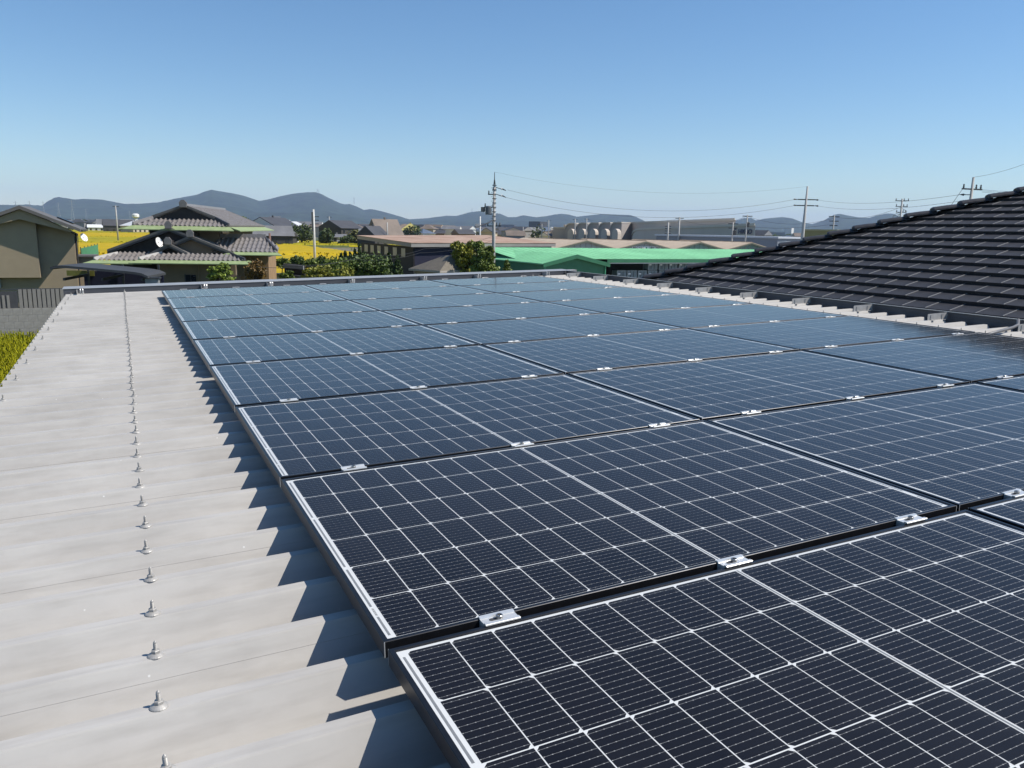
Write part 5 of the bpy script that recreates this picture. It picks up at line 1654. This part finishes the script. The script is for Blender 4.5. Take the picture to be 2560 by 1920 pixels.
def far_house(label, pos, rz, w, d, he, hr, wall, roof, hip=False, group=None, parts=True, name='house', over=.5):
    o = thing(name, label, 'house', (pos[0], pos[1], 0), rz, group)
    MB().box(-w / 2, -d / 2, 0, w / 2, d / 2, he).build('wall', HW[wall], o)
    r_ = MB()
    W2_, D2_ = w / 2 + over, d / 2 + over
    z0_ = he + .004
    if hip:
        rl = max(.3, W2_ - D2_ * .9)
        a, b, c, d_ = (-W2_, -D2_, z0_), (W2_, -D2_, z0_), (W2_, D2_, z0_), (-W2_, D2_, z0_)
        e, f = (-rl, 0, hr), (rl, 0, hr)
        r_.quad(a, b, f, e); r_.quad(b, c, f); r_.quad(c, d_, e, f); r_.quad(d_, a, e); r_.quad(d_, c, b, a)
    else:
        r_.prism([(-W2_, -D2_, z0_), (-W2_, 0, hr), (-W2_, D2_, z0_)], (2 * W2_, 0, 0))
    ro = r_.build('roof', HR[roof], o)
    if not hip:
        for s in (-1, 1):                            # gable wall shows below the verge
            MB().prism([(s * (w / 2 + .02), -d / 2, he + .02), (s * (w / 2 + .02), d / 2, he + .02), (s * (w / 2 + .02), 0, he + (hr - he) * d / 2 / D2_)], (s * (over + .02), 0, 0)).build('gable', HW[wall], o)
    if parts:
        nw = max(2, int(w / 3))
        for k in range(nw):
            x = -w / 2 + w * (k + .5) / nw
            for z in ([.9] if he < 4.5 else [.9, 3.6]):
                MB().box(x - .55, -d / 2 - .04, z, x + .55, -d / 2 - .004, z + 1.2).build('window', M_glassd, o)
        MB().box(-.25, -.2, hr - .35, .25, .2, hr + .55).build('ridge_box', HR[roof], ro) if rnd.random() < .25 else None
    return o
def hpx(u, ds): return rng(u, 600, ds)
def bear(u): return math.atan2(ray(u, 600).y, ray(u, 600).x) - math.pi / 2   # facing the camera
# named neighbours in the middle distance
far_house('white-gabled farmhouse with two small round vents beyond the rice', hpx(684, 262), bear(684) + R(62), 15, 9.5, 5.6, 8.4, 'white', 'dark')
far_house('low weathered grey-roofed barn in front of the white-gabled farmhouse', hpx(652, 246), bear(652) + R(8), 17, 8, 3.0, 5.9, 'dark', 'grey', name='barn')
far_house('long dark lean-to joining the white-gabled farmhouse', hpx(632, 268), bear(632) + R(14), 11, 7, 4.0, 7.0, 'grey', 'brown', name='barn')
far_house('small dark shed at the right end of the white-gabled farmhouse', hpx(706, 252), bear(706) - R(20), 7, 5, 2.8, 4.2, 'dark', 'grey', name='shed')
far_house('pale house with a bright white roof behind the farmhouse', hpx(726, 330), bear(726), 13, 9, 5.6, 7.6, 'cream', 'white', hip=True)
far_house('black gabled two-storey house beyond the small rice field', hpx(852, 300), bear(852) + R(52), 12, 10, 5.4, 8.2, 'dark', 'dark')
far_house('low tin-roofed shed in front of the black gabled house', hpx(842, 285), bear(842) + R(25), 7, 5, 2.4, 3.4, 'grey', 'grey', name='shed')
far_house('farmhouse with a tall steep brown roof above the rusty workshop roof', hpx(962, 262), bear(962) + R(30), 8.4, 7.5, 3.6, 8.6, 'brown', 'brown')
far_house('small dark gabled annex left of the steep brown roof', hpx(932, 250), bear(932) + R(60), 8, 6, 3.4, 6.4, 'dark', 'dark')
far_house('low tiled house left of the dark gabled annex', hpx(915, 300), bear(915) + R(10), 12, 8, 3.2, 5.4, 'white', 'grey', hip=True)
far_house('small house with a yellow pyramid roof in the far town', hpx(1026, 420), bear(1026), 10, 10, 4.6, 8.2, 'cream', 'yellow', hip=True)
far_house('long black farm building at the far end of the left rice fields', hpx(302, 520), bear(302) + R(4), 17, 9, 4.0, 7.6, 'dark', 'dark')
far_house('pale arched-roof store beside the long black farm building', hpx(342, 500), bear(342) + R(40), 12, 10, 4.2, 7.0, 'cream', 'white', hip=True)
far_house('small white shed at the edge of the left rice fields', hpx(243, 560), bear(243), 9, 6, 2.6, 4.4, 'white', 'white', name='shed')
far_house('black house with a pale roof patch in the left far farmstead', hpx(271, 600), bear(271), 12, 8, 4.2, 7.8, 'dark', 'grey')
wt = rng(339, 540, 620)
o = thing('water_tower', 'white water tank on a pale tower above the far farmstead', 'water tower', (wt.x, wt.y, 0))
MB().tube([(0, 0, 0), (0, 0, wt.z - 1.2)], 1.1, 8).build('tower', HW['white'], o)
MB().lathe([(1.6, 0), (2.3, .6), (2.3, 2.2), (1.4, 2.8)], (0, 0, wt.z - 1.2), 10).build('tank', M_white, o)
for i, (u, ds, w, d_, he, hr, wl__, rf_) in enumerate(((1287, 320, 13, 9, 3.4, 6.0, 'grey', 'brown'), (1330, 400, 14, 9, 5.2, 8.0, 'white', 'grey'), (1357, 420, 12, 9, 5.4, 8.2, 'cream', 'blue'), (1315, 470, 15, 10, 5.6, 8.4, 'grey', 'dark'), (1367, 350, 9, 8, 3.2, 5.4, 'white', 'brown'), (1222, 360, 12, 9, 4.6, 7.2, 'cream', 'dark'), (1262, 420, 14, 9, 5.4, 7.8, 'grey', 'dark'))):
    far_house(['low brown-roofed house just over the rusty workshop roof', 'white-walled house with a grey gable left of the factory', 'house with a blue-grey roof left of the factory', 'large dark-roofed house behind the thin factory pole', 'small white house with an arched brown gable by the annex', 'cream house with a dark gable just left of the tall pole', 'grey house with a dark roof right of the tall pole'][i],
              hpx(u, ds * 1.15), bear(u) + R([10, 40, 15, 5, 60, 70, 20][i]), w * .62, d_ * .72, he, hr * .95, wl__, rf_)
# the far town, house by house
kinds = [('small grey-walled house with a dark roof in the far town', 'grey', 'dark'), ('small white house with a grey roof in the far town', 'white', 'grey'), ('small cream house with a brown roof in the far town', 'cream', 'brown'),
         ('small brown house with a dark roof in the far town', 'brown', 'dark'), ('small pale house with a blue roof in the far town', 'white', 'blue')]
zones = [(180, 350, 640, 1500, 30), (690, 1010, 420, 1300, 64), (1010, 1420, 430, 1500, 110), (1890, 2080, 420, 1100, 16)]
for u0, u1, d0, d1, n in zones:
    for k in range(n):
        u = rnd.uniform(u0, u1); ds = d0 * (d1 / d0) ** rnd.random()
        kd = rnd.choice(kinds + kinds[:1])
        w = rnd.uniform(8, 14)
        he = rnd.choice((3.2, 5.4, 5.6))
        far_house(kd[0], hpx(u, ds), bear(u) + rnd.uniform(-1.4, 1.4), w, rnd.uniform(6.5, 9.5), he, he + rnd.uniform(1.6, 2.8), kd[1], kd[2], rnd.random() < .35, 'houses of the far town: ' + kd[0].split(' in')[0], parts=False)
# white blocks and halls in the haze before the hills, too small to count
mb = MB()
for k in range(520):
    u = rnd.uniform(0, 2300); ds = rnd.uniform(1500, 4200)
    p_ = hpx(u, ds); a = rnd.uniform(0, 3.14)
    w, d_, h = rnd.uniform(8, 34), rnd.uniform(8, 18), rnd.uniform(4, 11)
    if rnd.random() < .08: h *= 2.2
    ca, sa = math.cos(a), math.sin(a)
    c = [(p_.x + x * ca - y * sa, p_.y + x * sa + y * ca) for x, y in ((-w, -d_), (w, -d_), (w, d_), (-w, d_))]
    mi = rnd.choice((0, 0, 1, 2, 3))
    mb.hexa([(*q, 0) for q in c] + [(*q, h) for q in c], m=mi)
tag(mb.build('distant_town', [HW['white'], HW['grey'], HR['dark'], HW['cream']]), 'hazy far town of pale blocks at the foot of the hills', 'town', kind='stuff')
# trees among the far houses
fl = [('bushy dark green tree among the far houses', 'far'), ('olive-green tree among the far houses', 'olive')]
for k in range(70):
    z = rnd.choice([(180, 350, 560, 1300), (600, 780, 300, 900), (780, 1010, 330, 1000), (1000, 1420, 380, 1200), (1010, 1240, 380, 900)])
    u = rnd.uniform(z[0], z[1]); ds = rnd.uniform(z[2], z[3])
    p_ = hpx(u, ds); h = rnd.uniform(4, 8.5); kd = rnd.choice(fl)
    tree('tree', kd[0], (p_.x, p_.y, 0), [(0, 0, h * .58, h * .42, h * .42, h * .36), (h * .22, 0, h * .45, h * .3, h * .3, h * .25), (-h * .25, .3, h * .42, h * .3, h * .3, h * .25)], 260, h * .10, kd[1], trunk_r=.25, group='trees of the far town: ' + kd[1], limbs=False, clumps=14)
for lab, u, v0, v1, wd_, ds, kd in (('dark round tree in front of the black gabled house', 816, 571, 607, 34, 255, 'far'), ('broad green trees right of the white-gabled farmhouse', 752, 559, 600, 58, 262, 'far'),
                                    ('olive bush right of the black gabled house', 888, 574, 601, 36, 275, 'olive'), ('low green hedge bush before the tin-roofed shed', 870, 588, 602, 40, 262, 'far')):
    p_ = hpx(u, ds); top_ = rng(u, v0, ds).z; rx = wd_ * ds / FPX / 2
    tree('tree', lab, (p_.x, p_.y, 0), [(0, 0, top_ * .58, rx * .8, rx * .7, top_ * .36), (rx * .5, 0, top_ * .45, rx * .5, rx * .5, top_ * .26), (-rx * .5, 0, top_ * .42, rx * .5, rx * .5, top_ * .26)], 1300, .5, kd, trunk_r=.3, limbs=False)
# tree belt mass at the foot of the hills
mb = MB()
for k in range(5200):
    u = rnd.uniform(-150, 2400); ds = rnd.uniform(1300, 5200)
    p_ = hpx(u, ds); h = rnd.uniform(3, 9); w = rnd.uniform(3, 12)
    mb.quad((p_.x - w, p_.y, 0), (p_.x + w, p_.y - 1, 0), (p_.x + w * .5, p_.y, h), (p_.x - w * .6, p_.y, h * .9))
    mb.quad((p_.x, p_.y - w * .7, 0), (p_.x, p_.y + w * .7, 0), (p_.x + .5, p_.y + w * .3, h))
tag(mb.build('far_woods', LM['far']), 'belt of far woods and hedges before the hills', 'woods', kind='stuff')

# ---------------------------------------------------------------- hills
ridge_px = [(-200, 515), (-100, 505), (0, 510.5), (35, 512), (76, 510.5), (112, 513.5), (123, 505), (144, 493), (156, 490.5), (170, 494), (194, 497), (226, 496), (253, 497), (276, 500.5), (317, 509), (353, 508), (400, 504.6), (435, 497), (470, 490), (500, 484), (517, 476.4), (535, 471.7), (552, 475), (588, 481), (617, 488), (652, 500.5), (676, 496), (705, 488), (740, 481), (770, 478), (790, 477.6), (805, 482), (823, 492), (852, 506), (864, 509), (876, 508), (893, 514.6), (911, 523.5), (929, 521), (952, 526), (987, 536), (1023, 547.5), (1070, 544.6), (1117, 538), (1140, 539), (1175, 529), (1199, 526), (1222, 531), (1249, 532.5), (1269, 541.7), (1289, 541.7), (1307, 537), (1327, 540), (1340, 542.6), (1359, 540), (1376, 537), (1400, 533), (1419, 534.6), (1441, 540.6), (1457, 538.5), (1480, 536), (1501, 533.4), (1542, 535), (1572, 536), (1587, 540.5), (1610, 552), (1650, 562), (1720, 566), (1800, 558), (1840, 549.4), (1856, 544), (1876, 543.5), (1886, 550), (1906, 545.6), (1930, 543), (1953, 541), (1977, 544.4), (2004, 555), (2028, 559), (2055, 550.4), (2079, 535.5), (2094, 532.5), (2115, 537), (2139, 541.5), (2168, 543), (2186, 537), (2210, 531.6), (2228, 532.5), (2240, 538.5), (2300, 548), (2400, 545), (2500, 552), (2700, 560), (2850, 566)]
def prof(u):
    for (a, va), (b, vb) in zip(ridge_px, ridge_px[1:]):
        if a <= u <= b:
            return va + (vb - va) * (u - a) / (b - a)
    return 560
from mathutils import noise
RD = 7600.0
def hill_h(u):
    r_ = rng(u, prof(u), RD)
    return max(4.0, r_.z)
mb = MB()
us = [-200 + 3050 * i / 760 for i in range(761)]
rows = [4300 + (9200 - 4300) * j / 44 for j in range(45)]
hs = [hill_h(u) for u in us]
# slow width-wise smoothing for the foothills
def smooth(i, k):
    a, b = max(0, i - k), min(len(hs), i + k + 1)
    return sum(hs[a:b]) / (b - a)
sm = [smooth(i, 26) for i in range(len(hs))]
dirs = []
for u in us:
    d = ray(u, 590); l_ = math.hypot(d.x, d.y); dirs.append((d.x / l_, d.y / l_))
for i, u in enumerate(us):
    for j, r_ in enumerate(rows):
        x, y = CW.x + dirs[i][0] * r_, CW.y + dirs[i][1] * r_
        t = (r_ - 4300) / (RD - 4300)
        if r_ <= RD:
            s = t ** 1.7
            base = hs[i] * s * t + sm[i] * s * (1 - t)
            nf = noise.fractal(Vector((x / 900, y / 900, 3.1)), 1.0, 2.0, 5)
            rg = abs(noise.noise(Vector((x / 520, y / 1300, 7.7))))
            hh_ = base * (1 + .38 * nf * (1 - t) ) - rg * 95 * t * (1 - t) * 3.0 * min(1, hs[i] / 150) + nf * 26 * t * (1 - t) * 4
            tree_ = noise.noise(Vector((x / 34, y / 34, 1.3))) * 3.2
            hh_ = min(hh_, hs[i] * (.30 + .70 * t)) + tree_ * t
        else:
            hh_ = hs[i] * max(0, 1 - (r_ - RD) / 1600)
        mb.v.append((x, y, max(-.5, hh_)))
nr_ = len(rows)
for i in range(len(us) - 1):
    for j in range(nr_ - 1):
        mb.f.append((i * nr_ + j, (i + 1) * nr_ + j, (i + 1) * nr_ + j + 1, i * nr_ + j + 1)); mb.m.append(0)
M_forest = mat('wooded_slopes', (0.022, 0.036, 0.019), .95, .75, .010, detail=10, spec=.1)
hills = mb.build('hills', M_forest, None, True)
hills['kind'] = 'structure'
# masts on the second summit
for u, v in ((793, 472), (797, 474), (885, 493), (1180, 521)):
    b = rng(u, v + 9, RD - 20); t_ = rng(u, v, RD - 20)
    tag(MB().tube([(b.x, b.y, b.z - 30), (t_.x, t_.y, t_.z)], 2.2, 5).build('summit_mast', M_tower), 'tiny mast on the ridge of the hills', 'mast', 'masts on the hills')

# ---------------------------------------------------------------- green net fence in the rice
a, b = rng(204, 640, 70), rng(246, 632, 82)
d = b - a; d.z = 0
nf_ = thing('green_net_fence', 'green mesh net fence between the beige house and the rice', 'fence', (a.x, a.y, 0), math.atan2(d.y, d.x))
zt_ = (rng(204, 619, 70).z + rng(246, 613, 82).z) / 2
MB().box(0, -.01, .2, d.length, .01, zt_).build('net', mat('green_net', (0.06, 0.24, 0.11), .8, .2, 2), nf_)
for k in range(6):
    MB().tube([(d.length * k / 5, .03, 0), (d.length * k / 5, .03, zt_ + .1)], .03, 6).build('post', M_pdark, nf_)
# ---------------------------------------------------------------- haze
hm_ = bpy.data.materials.new('thin_haze')
hm_.use_nodes = True
nt = hm_.node_tree
nt.nodes.clear()
out = nt.nodes.new('ShaderNodeOutputMaterial')
pvn = nt.nodes.new('ShaderNodeVolumePrincipled')
pvn.inputs['Color'].default_value = (0.55, 0.70, 1.0, 1)
pvn.inputs['Density'].default_value = 0.000062
pvn.inputs['Anisotropy'].default_value = 0.0
nt.links.new(pvn.outputs[0], out.inputs['Volume'])
hz_ = MB().box(-14500, -450, -1.5, 14500, 14500, 480).build('haze', hm_)
hz_['kind'] = 'stuff'
tag(hz_, 'thin bluish haze over the plain', 'haze')
